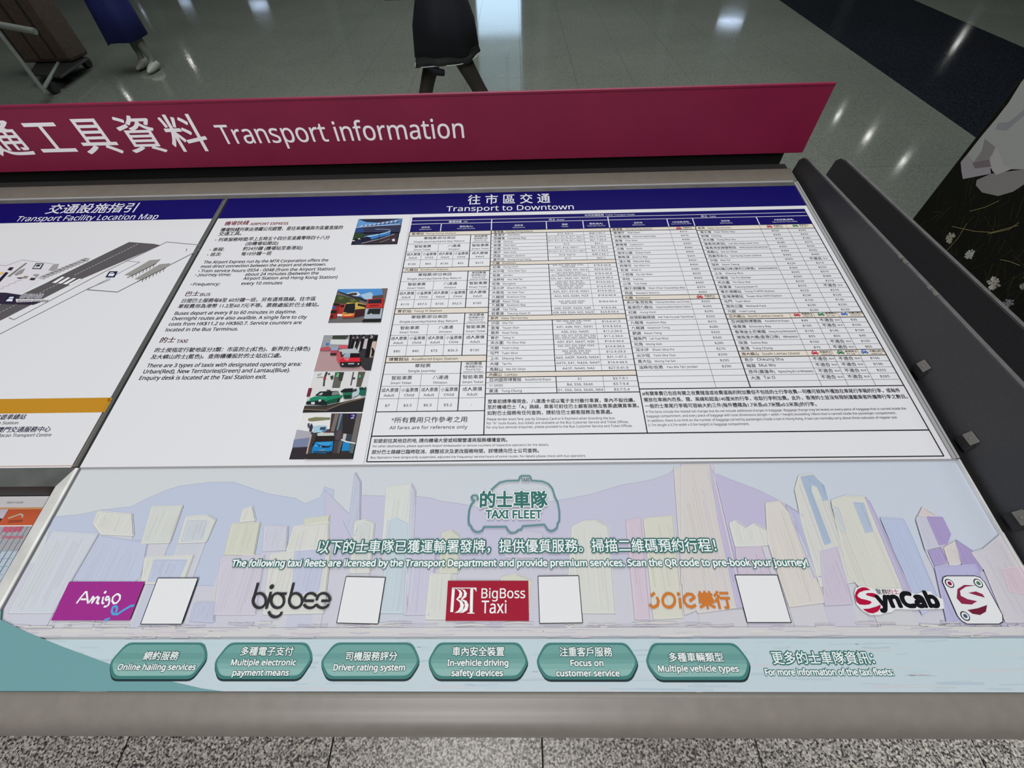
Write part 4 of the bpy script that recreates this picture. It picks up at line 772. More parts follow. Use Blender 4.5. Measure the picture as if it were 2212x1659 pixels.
mpoly([(110, 815), (380, 612), (410, 612), (150, 815)], (128, 122, 122), 3); mpoly([(0, 900), (0, 840), (90, 745), (130, 755)], (38, 34, 60), 3); mpoly([(110, 715), (150, 675), (210, 675), (170, 725)], (60, 40, 60), 3); mpoly([(-10, 790), (0, 750), (60, 742), (70, 770)], (220, 190, 120), 3)
mpoly([(215, 780), (300, 720), (380, 690), (330, 770), (240, 800)], (150, 144, 146), 3); mpoly([(330, 835), (370, 805), (430, 808), (390, 845)], (130, 132, 88), 3); mpoly([(250, 830), (330, 825), (350, 845), (270, 845)], (60, 52, 56), 3); mpoly([(440, 865), (470, 830), (540, 835), (510, 870)], (58, 50, 58), 3); mpoly([(490, 790), (530, 775), (590, 780), (550, 830)], (160, 150, 154), 3)
for i in range(12): x0, y0 = 570+i*58, 835-i*24; mpoly([(x0, y0), (x0+60, y0-40), (x0+140, y0-30), (x0+90, y0+20)], (178, 174, 178), 3); mline([(x0+70, y0-22), (x0+100, y0-22)], .0012, (88, 84, 90), 4)
mpoly([(725, 720), (790, 640), (880, 620), (850, 700), (790, 730)], (160, 156, 160), 3)
for k_ in range(5): mline([(-60+k_*90, 1010-k_*40), (60+k_*90, 985-k_*40)], .0012, (205, 170, 205), 3)
mpoly([(-260, 1120), (-200, 1050), (90, 1055), (330, 1090), (520, 1180), (620, 1190), (500, 1235), (-200, 1220)], (52, 44, 62), 4); mpoly([(60, 1200), (130, 1100), (250, 1100), (200, 1205)], (28, 30, 66), 5); mpoly([(90, 1185), (125, 1150), (200, 1150), (190, 1188)], (225, 225, 232), 6); mpoly([(135, 1142), (150, 1120), (215, 1118), (205, 1142)], (225, 225, 232), 6)
mpoly([(240, 1150), (640, 1150), (720, 1185), (250, 1200)], (214, 212, 216), 5)
mp.text('機場快綫', z(290, 1140), z(620, 1140), 9, (220, 220, 226), .05, 6, 2); mp.text('機場快綫', z(290, 1140), z(620, 1140), 9, (70, 66, 88), .0, 7, 2); mp.text('Airport Express', z(250, 1195), z(715, 1190), 4.5, (90, 86, 96), .01, 6, 2)
mline([(1500, 1010), (1500, 1010)], .001, ROAD)
mp.build('map_drawing', mapp, 'road map drawing with grey carriageway')
ob = Print(pp, P3, DB); z7 = Z(0, 840, 3.457); z8 = Z(0, 860, 8.508)
v_a = pp(*z7(835, 65))[1]; v_b = pp(*z7(785, 175))[1]; u_a = pp(*z7(838, 80))[0]; v_c = pp(*z7(568, 574))[1]
rect(ob, UL+.03, v_b, u_a-.004, v_a, (190, 136, 40), 1); rect(ob, u_a-.0045, v_b, u_a, v_a-.004, (190, 136, 40), 1); ob.disc((u_a-.004, v_a-.004), .004, (190, 136, 40), 1)
ob.line([(u_a-.0006, v_b), (u_a-.0006, v_c), (UL+.03, v_c)], .0011, (176, 140, 116), 1, True)
IB = (44, 42, 72)
ob.text('旅遊車總站', (-16, 907), (52.6, 906), 11, IB, .01, 2); ob.text('Coach Station', (-30, 917.2), (37.6, 916.6), 6.5, (80, 80, 96), .004, 2)
ob.text('往來內地/澳門交通服務中心', (-72, 935), (106.4, 933), 11.4, IB, .01, 2); ob.text('Mainland/ Macao Transport Centre', (-62, 944.6), (109, 943), 7, (80, 80, 96), .004, 2)
ob.build('legend_box', mapp, 'outlined legend box with ochre top strip')

# ================================================================ PRINT: taxi fleet banner
bn = Print(pp, P3, DB, 3, -24)
c4 = Z(0, 990, 2.989); c5 = Z(740, 990, 2.989); c6 = Z(1472, 990, 2.989)
BU0, BU1, BV0, BV1 = -.6728, .6340, -.0475, .2282
def strips(u0, u1, v0, v1_, ca, cb, n_, L_):
    for i in range(n_):
        t = i/(n_-1); rgb = tuple(ca[j]*(1-t)+cb[j]*t for j in range(3)); rect(bn, u0, v0+(v1_-v0)*i/n_, u1, v0+(v1_-v0)*(i+1)/n_, rgb, L_)
SKY0, SKY1 = (212, 214, 216), (196, 208, 214)
# sky: left greyer, right bluer, printed as fine columns
nc = 40
for i in range(nc):
    t = i/(nc-1); rgb = tuple((206, 209, 213)[j]*(1-t)+(196, 203, 218)[j]*t for j in range(3))
    rect(bn, BU0+(BU1-BU0)*i/nc, BV0, BU0+(BU1-BU0)*(i+1)/nc, BV1, rgb, 3)
vshore = pp(1100, 1368)[1]; vw = pp(1100, 1380)[1]
rect(bn, BU0, vshore, BU1, pp(1100, 1210)[1], (201, 200, 213), 4)
def P_(zf, pts, rgb, L_=5, ol=True):
    bn.poly([zf(*p_) for p_ in pts], rgb, L_)
    if ol: bn.line([zf(*p_) for p_ in pts], .0008, tuple(x*.93 for x in rgb), L_+.06, closed=True); 
LV, LB, CR, CR2, PK, BLU = (191, 190, 213), (188, 195, 217), (211, 211, 208), (205, 206, 194), (209, 199, 208), (182, 191, 219)
P_(c4, [(330, 375), (500, 360), (640, 330), (830, 310), (950, 250), (1070, 200), (1150, 175), (1350, 150), (1500, 150), (1600, 185), (1720, 225), (1900, 255), (1960, 290), (2060, 250), (2090, 180), (2150, 200), (2130, 380), (2100, 700), (1400, 820), (200, 820)], LB, 4.5)
P_(c5, [(-120, 200), (40, 360), (75, 90), (110, 140), (110, 235), (275, 240), (460, 240), (560, 252), (640, 275), (760, 290), (830, 305), (930, 330), (1390, 270), (1600, 230), (1800, 170), (2000, 135), (2100, 100), (2140, 75), (2300, 110), (2300, 700), (-120, 700)], (194, 192, 214), 5.5)
P_(c6, [(215, 90), (340, 140), (500, 200), (640, 270), (800, 370), (860, 640), (300, 700)], (190, 183, 212), 6.5)
_bi = 0; rs0 = random.Random(11)
for zf, pts, rgb in [
  (c4, [(330, 470), (620, 490), (440, 800), (330, 1000), (40, 1000)], (203, 207, 217)), (c4, [(640, 500), (940, 545), (900, 760), (600, 1010), (400, 1010)], (190, 196, 219)), (c4, [(620, 340), (840, 360), (850, 500), (640, 490), (590, 420)], CR), (c4, [(970, 310), (1170, 305), (1085, 545), (900, 550)], (206, 208, 206)), (c4, [(1190, 375), (1330, 365), (1385, 395), (1320, 540), (1140, 548)], (207, 209, 209)), (c4, [(1205, 400), (1330, 400), (1300, 520), (1165, 535)], (196, 202, 210)), (c4, [(1490, 420), (1670, 415), (1630, 625), (1440, 620)], CR2), (c4, [(1560, 330), (1620, 310), (1640, 400), (1540, 410)], CR), (c4, [(925, 640), (1240, 625), (1170, 810), (900, 810)], CR), (c4, [(985, 655), (1200, 655), (1140, 790), (950, 795)], LB), (c4, [(1420, 640), (1700, 625), (1640, 1010), (1370, 1010)], (203, 198, 212)), (c4, [(1890, 440), (2115, 410), (2110, 600), (1840, 610)], CR), (c4, [(1960, 390), (2120, 370), (2115, 420), (1960, 430)], CR2), (c4, [(1740, 620), (2130, 570), (2080, 1000), (1690, 1010)], CR), (c4, [(1900, 600), (2100, 590), (2050, 860), (1880, 880)], (190, 194, 216)), (c4, [(1245, 935), (1380, 930), (1370, 1060), (1215, 1050)], (188, 192, 214)), (c4, [(1700, 430), (1850, 440), (1840, 590), (1690, 600)], (200, 200, 214)),
  (c5, [(0, 400), (40, 370), (75, 90), (110, 150), (105, 420), (60, 520)], (188, 192, 211)), (c5, [(75, 410), (140, 395), (200, 420), (170, 740), (40, 740)], CR), (c5, [(95, 430), (130, 410), (180, 430), (150, 700), (80, 700)], (203, 207, 207)), (c5, [(280, 185), (440, 165), (465, 210), (440, 580), (250, 580)], (211, 213, 211)), (c5, [(440, 165), (465, 210), (445, 580), (425, 580)], (196, 197, 213)), (c5, [(290, 400), (340, 380), (420, 420), (410, 1000), (240, 1000)], (193, 205, 216)), (c5, [(410, 560), (600, 560), (560, 1010), (390, 1010)], (198, 196, 215)), (c5, [(560, 750), (700, 740), (680, 1040), (530, 1040)], CR), (c5, [(640, 480), (700, 465), (750, 500), (740, 740), (620, 740)], CR2), (c5, [(1060, 500), (1180, 470), (1290, 480), (1290, 640), (1050, 640)], (199, 196, 213)), (c5, [(1480, 440), (1560, 405), (1640, 402), (1712, 440), (1760, 1000), (1440, 1000)], (210, 210, 207)), (c5, [(1830, 405), (1925, 385), (1985, 1040), (1890, 1040)], (206, 192, 207)), (c5, [(1945, 390), (2130, 370), (2200, 1030), (2010, 1040)], (210, 208, 199)), (c5, [(2140, 60), (2400, 45), (2480, 900), (2210, 1010)], (208, 203, 203)), (c5, [(1020, 770), (1120, 750), (1220, 790), (1200, 1000), (1060, 1000)], (208, 208, 196)), (c5, [(860, 860), (950, 840), (950, 1010), (850, 1010)], (200, 200, 213)),
  (c6, [(0, 42), (185, 42), (205, 100), (400, 960), (110, 1000), (0, 800)], (209, 203, 203)), (c6, [(185, 42), (215, 100), (420, 960), (360, 960), (240, 400)], (190, 182, 211)), (c6, [(310, 420), (350, 400), (420, 450), (470, 420), (560, 470), (560, 560), (350, 570)], CR), (c6, [(350, 580), (520, 570), (640, 930), (400, 940)], (201, 190, 208)), (c6, [(545, 290), (640, 275), (700, 350), (940, 930), (700, 960), (560, 540)], (212, 206, 203)), (c6, [(680, 300), (790, 370), (930, 760), (860, 770)], (183, 184, 211)), (c6, [(735, 200), (760, 112), (850, 100), (920, 170), (945, 262), (1120, 800), (900, 830), (780, 420)], (208, 208, 205)), (c6, [(775, 120), (850, 108), (920, 172), (948, 265), (922, 272), (880, 182), (840, 168), (838, 205), (968, 545), (930, 556)], (166, 181, 205)), (c6, [(900, 600), (1010, 570), (1110, 940), (930, 950)], (199, 190, 208)), (c6, [(970, 272), (1060, 242), (1190, 250), (1265, 410), (1450, 880), (1200, 880), (1080, 750)], (209, 208, 201)), (c6, [(1115, 285), (1180, 290), (1240, 470), (1195, 480)], (176, 188, 210)), (c6, [(975, 310), (1020, 320), (1070, 480), (1035, 470)], (197, 201, 206)), (c6, [(1190, 250), (1222, 285), (1320, 490), (1560, 1000), (1450, 880)], (184, 177, 209)), (c6, [(1290, 385), (1440, 395), (1500, 520), (1660, 900), (1560, 1010), (1330, 480)], BLU), (c6, [(1520, 395), (1560, 320), (1650, 370), (1710, 560), (1580, 590)], (196, 195, 212)), (c6, [(1535, 370), (1560, 318), (1650, 372), (1590, 378)], (208, 196, 198)), (c6, [(1590, 378), (1690, 383), (1742, 490), (1720, 552), (1670, 560)], (166, 152, 198)), (c6, [(1600, 600), (1680, 580), (1720, 670), (1640, 690)], (168, 156, 200)), (c6, [(1700, 580), (1770, 540), (1810, 680), (1740, 700)], (210, 203, 203)), (c6, [(1780, 530), (1900, 610), (1965, 700), (1905, 752), (1815, 680)], (166, 152, 198)), (c6, [(1640, 700), (1900, 690), (2020, 950), (2080, 1060), (1720, 1060)], (181, 178, 215)), (c6, [(1880, 610), (1950, 590), (2080, 480), (2212, 700), (2330, 1060), (2100, 1060), (1960, 720)], (203, 199, 208)), (c6, [(2080, 720), (2260, 690), (2320, 900), (2120, 860)], (210, 192, 204))]:
    lv_ = 10.3+_bi*.1; _bi += 1
    q_ = [pp(*zf(*p_)) for p_ in pts]; lo_ = min(a_[1] for a_ in q_)
    if lo_ > vshore+.012:
        low = [a_ for a_ in q_ if a_[1] < lo_+.012]; ua_, ub_ = min(a_[0] for a_ in low), max(a_[0] for a_ in low)
        if ub_-ua_ > .012: rect(bn, ua_, vshore, ub_, lo_+.004, tuple(x*.35+y*.65 for x, y in zip(rgb, (199, 199, 213))), 7+_bi*.05)
    P_(zf, pts, rgb, lv_)
    bn.line([(a_[0]+.0012, a_[1]+.0008) for a_ in q_], .0009, tuple(min(255, x*1.05) for x in rgb), lv_+.08, True, True)
    u_ = min(a_[0] for a_ in q_)+.003; ue_ = max(a_[0] for a_ in q_)-.002
    while u_ < ue_:
        hit = []
        for k2 in range(len(q_)):
            (x0, y0), (x1, y1) = q_[k2-1], q_[k2]
            if (x0-u_)*(x1-u_) < 0: hit.append(y0+(y1-y0)*(u_-x0)/(x1-x0))
        if len(hit) == 2:
            lo2, hi2 = min(hit), max(hit); d_ = hi2-lo2
            if d_ > .012:
                a1_ = lo2+d_*rs0.uniform(0, .35); b1_ = hi2-d_*rs0.uniform(.03, .3); f_ = rs0.choice((.955, .975, 1.025, .965))
                rect(bn, u_, a1_, u_+rs0.choice((.0006, .001, .0018)), b1_, tuple(min(255, x*f_*g_) for x, g_ in zip(rgb, rs0.choice(((1, 1, 1), (1, .98, 1.01), (1, 1, .97))))), lv_+.04)
        u_ += rs0.uniform(.0022, .0065)
# shore and water
rs = random.Random(5)
rect(bn, BU0, pp(1100, 1374)[1], BU1, vshore+.006, (206, 203, 207), 17)
for i in range(170):
    u = rs.uniform(BU0, BU1-.05); v_ = rs.uniform(pp(1100, 1376)[1], vshore+.012); rgb = rs.choice([(197, 190, 204), (212, 209, 207), (207, 200, 204), (190, 187, 200)])
    ln = rs.uniform(.01, .05); bn.line([(u, v_), (u+ln*.5, v_+rs.uniform(-.0015, .0015)), (u+ln, v_)], rs.choice([.0006, .001, .0018]), rgb, 17.3+(i % 12)*.06, True)
n_ = 16
for i in range(n_):
    t = i/(n_-1); rect(bn, BU0, BV0+(vw-BV0)*i/n_, BU1, BV0+(vw-BV0)*(i+1)/n_, tuple((192, 205, 214)[j]*(1-t)+(190, 207, 215)[j]*t for j in range(3)), 18.5)
for i in range(190):
    u = rs.uniform(BU0, BU1-.05); v_ = rs.uniform(BV0+.001, vw-.001); rgb = rs.choice([(183, 198, 210), (200, 206, 212), (186, 206, 215), (198, 202, 210), (179, 194, 208)])
    ln = rs.uniform(.008, .06); bn.line([(u, v_), (u+ln*.4, v_+rs.uniform(-.001, .001)), (u+ln, min(v_+rs.uniform(-.001, .001), vw))], rs.choice([.0006, .0012, .002]), rgb, 18.8+(i % 12)*.06, True)
tcv = [(0, 115), (180, 200), (400, 290), (700, 400), (1000, 490), (1150, 525), (1300, 560), (1445, 580)]
z0 = Z(0, 1300, 2.989)
tq = [pp(*z0(*p_)) for p_ in tcv]
bn.poly([(BU0, tq[0][1]+.012)] + tq[0:] + [(tq[-1][0], BV0), (BU0, BV0)], (112, 157, 162), 20, True)
bn.build('skyline_artwork', banner, 'pastel city skyline print')
TE, TD, WH = (58, 112, 108), (52, 98, 98), (236, 240, 242)
em = Print(pp, P3, DB, 12, -15); e6 = Z(960, 1010, 7.373)
taxi = [(740, 360), (800, 300), (880, 235), (1000, 208), (1180, 205), (1200, 145), (1230, 130), (1350, 130), (1370, 148), (1385, 205), (1560, 218), (1660, 262), (1720, 335), (1760, 470), (1800, 540), (1832, 700), (1830, 850), (1800, 890), (1795, 955), (1740, 1000), (1690, 1012), (1640, 985), (1590, 908), (1245, 932), (1220, 985), (1180, 990), (1130, 1035), (1060, 1042), (1010, 1000), (980, 942), (625, 945), (600, 1000), (540, 1028), (480, 1018), (440, 980), (415, 925), (385, 905), (378, 800), (390, 680), (420, 590), (480, 522), (440, 515), (425, 470), (450, 442), (510, 442), (530, 480), (520, 508), (550, 492)]
em.line([e6(*p_) for p_ in taxi], .0024, (96, 140, 146), 12)
em.halo('TAXI', e6(1215, 222), e6(1355, 222), 7, (72, 100, 112), WH, .01, .05, 13, 4)
em.halo('的士車隊', e6(568, 640), e6(1640, 640), 34, TE, WH, .035, .085, 13, 5); em.halo('TAXI FLEET', e6(655, 806), e6(1550, 806), 17, TE, WH, .045, .11, 13, 5)
em.build('fleet_emblem', banner, 'teal taxi outline emblem reading TAXI FLEET')
sg = Print(pp, P3, DB, 12, -15); g1 = Z(480, 1150, 3.403); g2 = Z(1110, 1150, 3.301)
sg.halo('以下的士車隊已獲運輸署發牌，提供優質服務。掃描二維碼預約行程！', g1(692, 153), g2(1450, 137), 27, WH, TE, .012, .10, 12, 4)
sg.halo('The following taxi fleets are licensed by the Transport Department and provide premium services. Scan the QR code to pre-book your journey!', g1(64, 250), g2(2103, 238), 14.2, WH, TE, .018, .11, 12, 3)
sg.build('slogan_lettering', banner)
# logos
z = Z(80, 1220, 5.53); lg = Print(pp, P3, DB, 12, -15)
def zz(pts): return [z(*p_) for p_ in pts]
lg.poly(zz([(380, 200), (1283, 200), (1100, 665), (160, 665)]), (158, 50, 140), 12)
S = lambda pts, wd=.0022, rgb=WH: lg.line(zz(pts), wd, rgb, 13)
S([(468, 462), (520, 390), (575, 325), (590, 325), (598, 400), (606, 462)]); S([(520, 412), (596, 412)]); S([(606, 462), (640, 420), (665, 380), (672, 390), (650, 462)]); S([(650, 462), (690, 400), (722, 380), (728, 400), (705, 462)]); S([(745, 385), (720, 440), (722, 462), (740, 462)]); lg.disc(pp(*z(812, 328)), .0018, WH, 13); S([(790, 380), (775, 450), (785, 462), (800, 455)])
S([(860, 385), (830, 380), (815, 410), (830, 425), (860, 400), (862, 440), (850, 480), (820, 500), (795, 498)]); lg.line(zz([(945, 352), (905, 385), (895, 430), (915, 462), (950, 455), (985, 415), (990, 370), (965, 350)]), .0022, WH, 13, closed=True)
S([(800, 660), (835, 655), (868, 635)], .0026, (86, 160, 215)); S([(1160, 485), (1110, 495), (1010, 555), (960, 590), (905, 588), (890, 550), (905, 505), (940, 492), (955, 520), (940, 570)], .0028, (86, 160, 215))
lg.build('company_logo', banner, 'magenta block logo with white Amigo script and blue loop')
z = Z(480, 1220, 5.53); lg = Print(pp, P3, DB, 12, -15); DG = (52, 52, 56)
def arc(cx0, cy0, rx, ry, a0, a1, n_=16, sh=0.0): return [(cx0+rx*math.cos(R_(a0+(a1-a0)*i/n_))-sh*ry*math.sin(R_(a0+(a1-a0)*i/n_))*-1, cy0-ry*math.sin(R_(a0+(a1-a0)*i/n_))) for i in range(n_+1)]
S = lambda pts, wd=.0031, rgb=DG: lg.line(zz(pts), wd, rgb, 12)
S([(425, 212), (362, 430)]); S(arc(440, 427, 78, 88, 0, 360)); S([(577, 322), (520, 528)]); lg.disc(pp(*z(588, 262)), .0030, DG, 12); S(arc(657, 427, 78, 88, 0, 360)); S([(690, 345), (765, 345)]); S(arc(630, 540, 80, 85, 190, 345)); S([(850, 212), (795, 430)]); S(arc(873, 427, 78, 88, 0, 360))
S(arc(1055, 427, 80, 88, 35, 180)); S([(975, 430), (1092, 430)]); S(arc(1045, 440, 80, 75, 205, 335)); S(arc(1205, 427, 80, 88, -3, 180)); S([(1180, 430), (1285, 430)]); S(arc(1195, 440, 80, 75, 205, 335))
lg.build('company_logo', banner, 'dark grey bigbee word logo')
z = Z(940, 1220, 5.53); lg = Print(pp, P3, DB, 12, -15)
lg.poly(zz([(152, 190), (1112, 190), (1120, 670), (122, 670)]), (160, 26, 52), 12)
lg.text('BigBoss', z(552, 398), z(1075, 398), 21, WH, .012, 13, 5); lg.text('Taxi', z(552, 578), z(850, 578), 27, WH, .012, 13, 5)
lg.line(zz([(200, 278), (492, 278)]), .0010, WH, 13); lg.poly(zz([(200, 288), (235, 288), (215, 565), (180, 565)]), WH, 13); lg.poly(zz([(420, 285), (455, 285), (448, 575), (412, 575)]), WH, 13); lg.line(zz([(385, 578), (470, 578)]), .0010, WH, 13); lg.poly(zz([(455, 280), (495, 282), (492, 325), (478, 300)]), WH, 13)
for dx in (0, 55): lg.poly(zz([(240+dx, 285), (300+dx, 300), (325+dx, 340), (315+dx, 385), (270+dx, 412), (320+dx, 430), (345+dx, 480), (330+dx, 540), (280+dx, 572), (230+dx, 575), (275+dx, 545), (300+dx, 500), (295+dx, 450), (250+dx, 412), (285+dx, 370), (290+dx, 330), (270+dx, 300)]), WH, 13)
lg.build('company_logo', banner, 'crimson block logo reading BigBoss Taxi')
z = Z(1380, 1220, 5.53); lg = Print(pp, P3, DB, 12, -15); OR = (205, 120, 50)
S = lambda pts, wd=.0032, rgb=OR: lg.line(zz(pts), wd, rgb, 12)
S([(145, 375), (192, 335)]); S([(215, 385), (238, 430), (225, 485), (180, 510), (125, 478)]); S(arc(360, 425, 74, 84, 0, 360)); lg.disc(pp(*z(476, 350)), .0022, OR, 12); S([(490, 395), (502, 520)]); S([(610, 435), (668, 388), (640, 355), (585, 348), (545, 385), (545, 440), (580, 490), (635, 508), (685, 480)])
lg.text('樂行', z(738, 522), z(1115, 522), 35, OR, .035, 12, 4); lg.build('company_logo', banner, 'orange Joie word logo with two Chinese characters')
z = Z(1840, 1260, 10.533); lg = Print(pp, P3, DB, 12, -15); CRM = (178, 20, 62)
lg.poly(zz([(60, 230), (90, 110), (240, 50), (450, 110), (560, 180), (580, 110), (1110, 120), (1150, 200), (1300, 180), (1450, 250), (1650, 180), (1800, 180), (1850, 260), (2080, 360), (2110, 580), (1500, 600), (1000, 590), (900, 660), (760, 670), (660, 720), (420, 720), (240, 620), (110, 480)]), (226, 226, 230), 12)
lg.poly(zz([(435, 150), (330, 95), (240, 88), (140, 130), (85, 220), (75, 300), (110, 420), (180, 480), (290, 492), (400, 480), (460, 440), (430, 405), (330, 375), (220, 352), (145, 310), (130, 265), (180, 205), (290, 165)]), CRM, 13)
lg.poly(zz([(320, 245), (370, 220), (480, 220), (560, 245), (605, 300), (635, 365), (560, 335), (440, 300), (350, 275)]), CRM, 13); lg.poly(zz([(255, 585), (400, 575), (560, 530), (662, 482), (655, 560), (600, 640), (490, 685), (380, 668), (300, 620)]), CRM, 13)
lg.text('ynCab', z(640, 530), z(2015, 530), 30, (24, 24, 30), .085, 13, 5); lg.text('星群', z(585, 248), z(835, 248), 10.5, (40, 36, 40), .01, 13, 2); lg.text('的士', z(845, 248), z(1095, 248), 10.5, (170, 40, 70), .01, 13, 2)
lg.build('company_logo', banner, 'crimson S emblem with black ynCab lettering')
# plain white cards beside the logos
cards = [[(80+1440/5.53, 1220+157/5.53), (80+1920/5.53, 1220+157/5.53), (80+1722/5.53, 1220+710/5.53), (80+1232/5.53, 1220+710/5.53)], [(747.3, 1245.3), (832.3, 1247.1), (816.3, 1347.8), (726.8, 1345.7)],
         [(940+1228/5.53, 1220+135/5.53), (940+1715/5.53, 1220+130/5.53), (940+1762/5.53, 1220+694/5.53), (940+1248/5.53, 1220+700/5.53)], [(1380+1150/5.53, 1220+122/5.53), (1380+1655/5.53, 1220+122/5.53), (1380+1825/5.53, 1220+690/5.53), (1380+1297/5.53, 1220+690/5.53)]]
for cq in cards:
    p = Print(pp, P3, DB, 12, -15); p.poly(cq, (226, 226, 230), 12); p.line(cq, .0009, (40, 40, 46), 13, closed=True); p.build('white_card', banner, 'white square card with thin black border')
p = Print(pp, P3, DB, 12, -15); z = Z(1812, 1220, 5.53)
cq = zz([(1250, 150), (1290, 132), (1630, 132), (1690, 150), (1745, 205), (1960, 600), (1965, 680), (1920, 708), (1540, 708), (1470, 670), (1420, 610), (1240, 200)])
p.poly(cq, (224, 224, 229), 12); p.line(cq, .0009, (40, 40, 50), 13, closed=True)
for (x, y, rgb) in ((1325, 222, (140, 30, 66)), (1668, 220, (70, 120, 90)), (1512, 612, (70, 90, 130))): cc = pp(*z(x, y)); p.disc(cc, .0052, (34, 34, 46), 13, 20); p.disc(cc, .0041, (228, 228, 232), 14, 20); p.disc(cc, .0023, rgb, 15, 16)
p.poly(zz([(1640, 245), (1500, 240), (1420, 290), (1412, 400), (1470, 465), (1590, 475), (1655, 435), (1540, 410), (1460, 370), (1450, 310), (1520, 262)]), (140, 44, 74), 13); p.poly(zz([(1550, 335), (1640, 318), (1720, 350), (1748, 392), (1650, 365)]), (140, 44, 74), 13); p.poly(zz([(1540, 540), (1660, 520), (1775, 480), (1760, 560), (1690, 600), (1600, 585)]), (110, 34, 58), 13)
p.build('white_card', banner, 'white rounded card with crimson S emblem and three rings')
# badges
def badge(pts, texts, lab):
    q_ = [pp(*p_) for p_ in pts]; cu = sum(a_[0] for a_ in q_)/len(q_); cv = sum(a_[1] for a_ in q_)/len(q_)
    def sh(f, du=0, dv=0, r=.0065):
        o = []
        Q = [Vector((cu+(a_[0]-cu)*f[0]+du, cv+(a_[1]-cv)*f[1]+dv)) for a_ in q_]
        for i, c_ in enumerate(Q):
            A, B = Q[i-1], Q[(i+1) % len(Q)]; a1 = c_+(A-c_).normalized()*r; b1_ = c_+(B-c_).normalized()*r
            for t in (0, .33, .67, 1): m0 = a1*(1-t)+c_*t; m1 = c_*(1-t)+b1_*t; o.append(tuple(m0*(1-t)+m1*t))
        return o
    p = Print(pp, P3, DB, 12, -15)
    p.poly(sh((1, 1), .0006, -.0022), (40, 54, 58), 12, True); p.poly(sh((1, 1)), (68, 124, 122), 13, True)
    inner = sh((.958, .86), 0, .0004)
    p.poly(inner, (112, 160, 156), 14, True)
    mn = min(a_[1] for a_ in inner); mx_ = max(a_[1] for a_ in inner)
    # the printed glass highlight: paler lower and upper bands
    for f0, f1, rgb in ((.0, .22, (140, 180, 176)), (.22, .40, (126, 171, 167)), (.54, .72, (104, 152, 149))):
        ring = [a_ for a_ in inner]; lo, hi = mn+(mx_-mn)*f0, mn+(mx_-mn)*f1
        def xr(v_):
            xs_ = []
            for i in range(len(ring)):
                (x0, y0), (x1, y1) = ring[i-1], ring[i]
                if (y0-v_)*(y1-v_) <= 0 and abs(y1-y0) > 1e-9: xs_.append(x0+(x1-x0)*(v_-y0)/(y1-y0))
            return (min(xs_), max(xs_)) if xs_ else None
        L0 = []; R0 = []
        for j in range(7):
            v_ = lo+(hi-lo)*j/6 + (1e-6 if j == 0 else (-1e-6 if j == 6 else 0)); e_ = xr(v_)
            if e_: L0.append((e_[0], v_)); R0.append((e_[1], v_))
        if len(L0) > 2: p.poly(L0+R0[::-1], rgb, 14.6, True)
    for (s_, x0, x1, y, h) in texts: p.halo(s_, (x0, y), (x1, y), h, (232, 236, 236), (44, 88, 90), .022, .085, 16, 3)
    p.build('badge', banner, lab)
badge([(274.3, 1388), (441.6, 1388), (449.5, 1421), (414.9, 1467), (241, 1467), (235.5, 1431)], [('網約服務', 308, 383, 1426, 18), ('Online hailing services', 253.3, 421.5, 1447, 12.4)], 'teal badge reading Online hailing services')
badge([(495, 1388), (664, 1388), (677.5, 1421), (647.4, 1467), (470, 1467), (461, 1431)], [('多種電子支付', 518.6, 631.6, 1416, 18), ('Multiple electronic', 498.5, 638.3, 1437, 12.4), ('payment means', 501.8, 623, 1459, 12.4)], 'teal badge reading Multiple electronic payment means')
badge([(723.4, 1388), (890.5, 1388), (908.6, 1428), (884, 1467), (705, 1467), (690.5, 1430)], [('司機服務評分', 745.8, 856.9, 1427, 18.5), ('Driver rating system', 720.1, 874.2, 1448, 12.8)], 'teal badge reading Driver rating system')
badge([(945.8, 1388), (1122.7, 1388), (1142.9, 1430), (1121.6, 1467), (940.4, 1467), (922.4, 1430)], [('車內安全裝置', 976.9, 1089, 1417, 19), ('In-vehicle driving', 966.5, 1097.7, 1438, 12.8), ('safety devices', 975.6, 1086.2, 1460, 12.8)], 'teal badge reading In-vehicle driving safety devices')
badge([(1177.7, 1388.5), (1353.8, 1388.5), (1380.4, 1430), (1362.7, 1468), (1177.7, 1468), (1156.2, 1430)], [('注重客戶服務', 1209.4, 1323.2, 1418, 19), ('Focus on', 1233, 1303.3, 1438.5, 12.8), ('customer service', 1202, 1338.3, 1460.5, 12.8)], 'teal badge reading Focus on customer service')
badge([(1408, 1389), (1588.6, 1389), (1621.9, 1431), (1613, 1469), (1420, 1469), (1393, 1431)], [('多種車輛類型', 1446.4, 1563.8, 1429.5, 19), ('Multiple vehicle types', 1422.5, 1596, 1450.5, 13)], 'teal badge reading Multiple vehicle types')
p = Print(pp, P3, DB, 12, -15)
p.halo('更多的士車隊資訊：', (1671.5, 1434.6), (1892, 1434.6), 26, WH, TE, .012, .10, 12, 4); p.halo('For more information of the taxi fleets:', (1655, 1458.7), (1932, 1458.5), 13.5, WH, TE, .015, .11, 12, 3); p.build('note_lettering', banner)

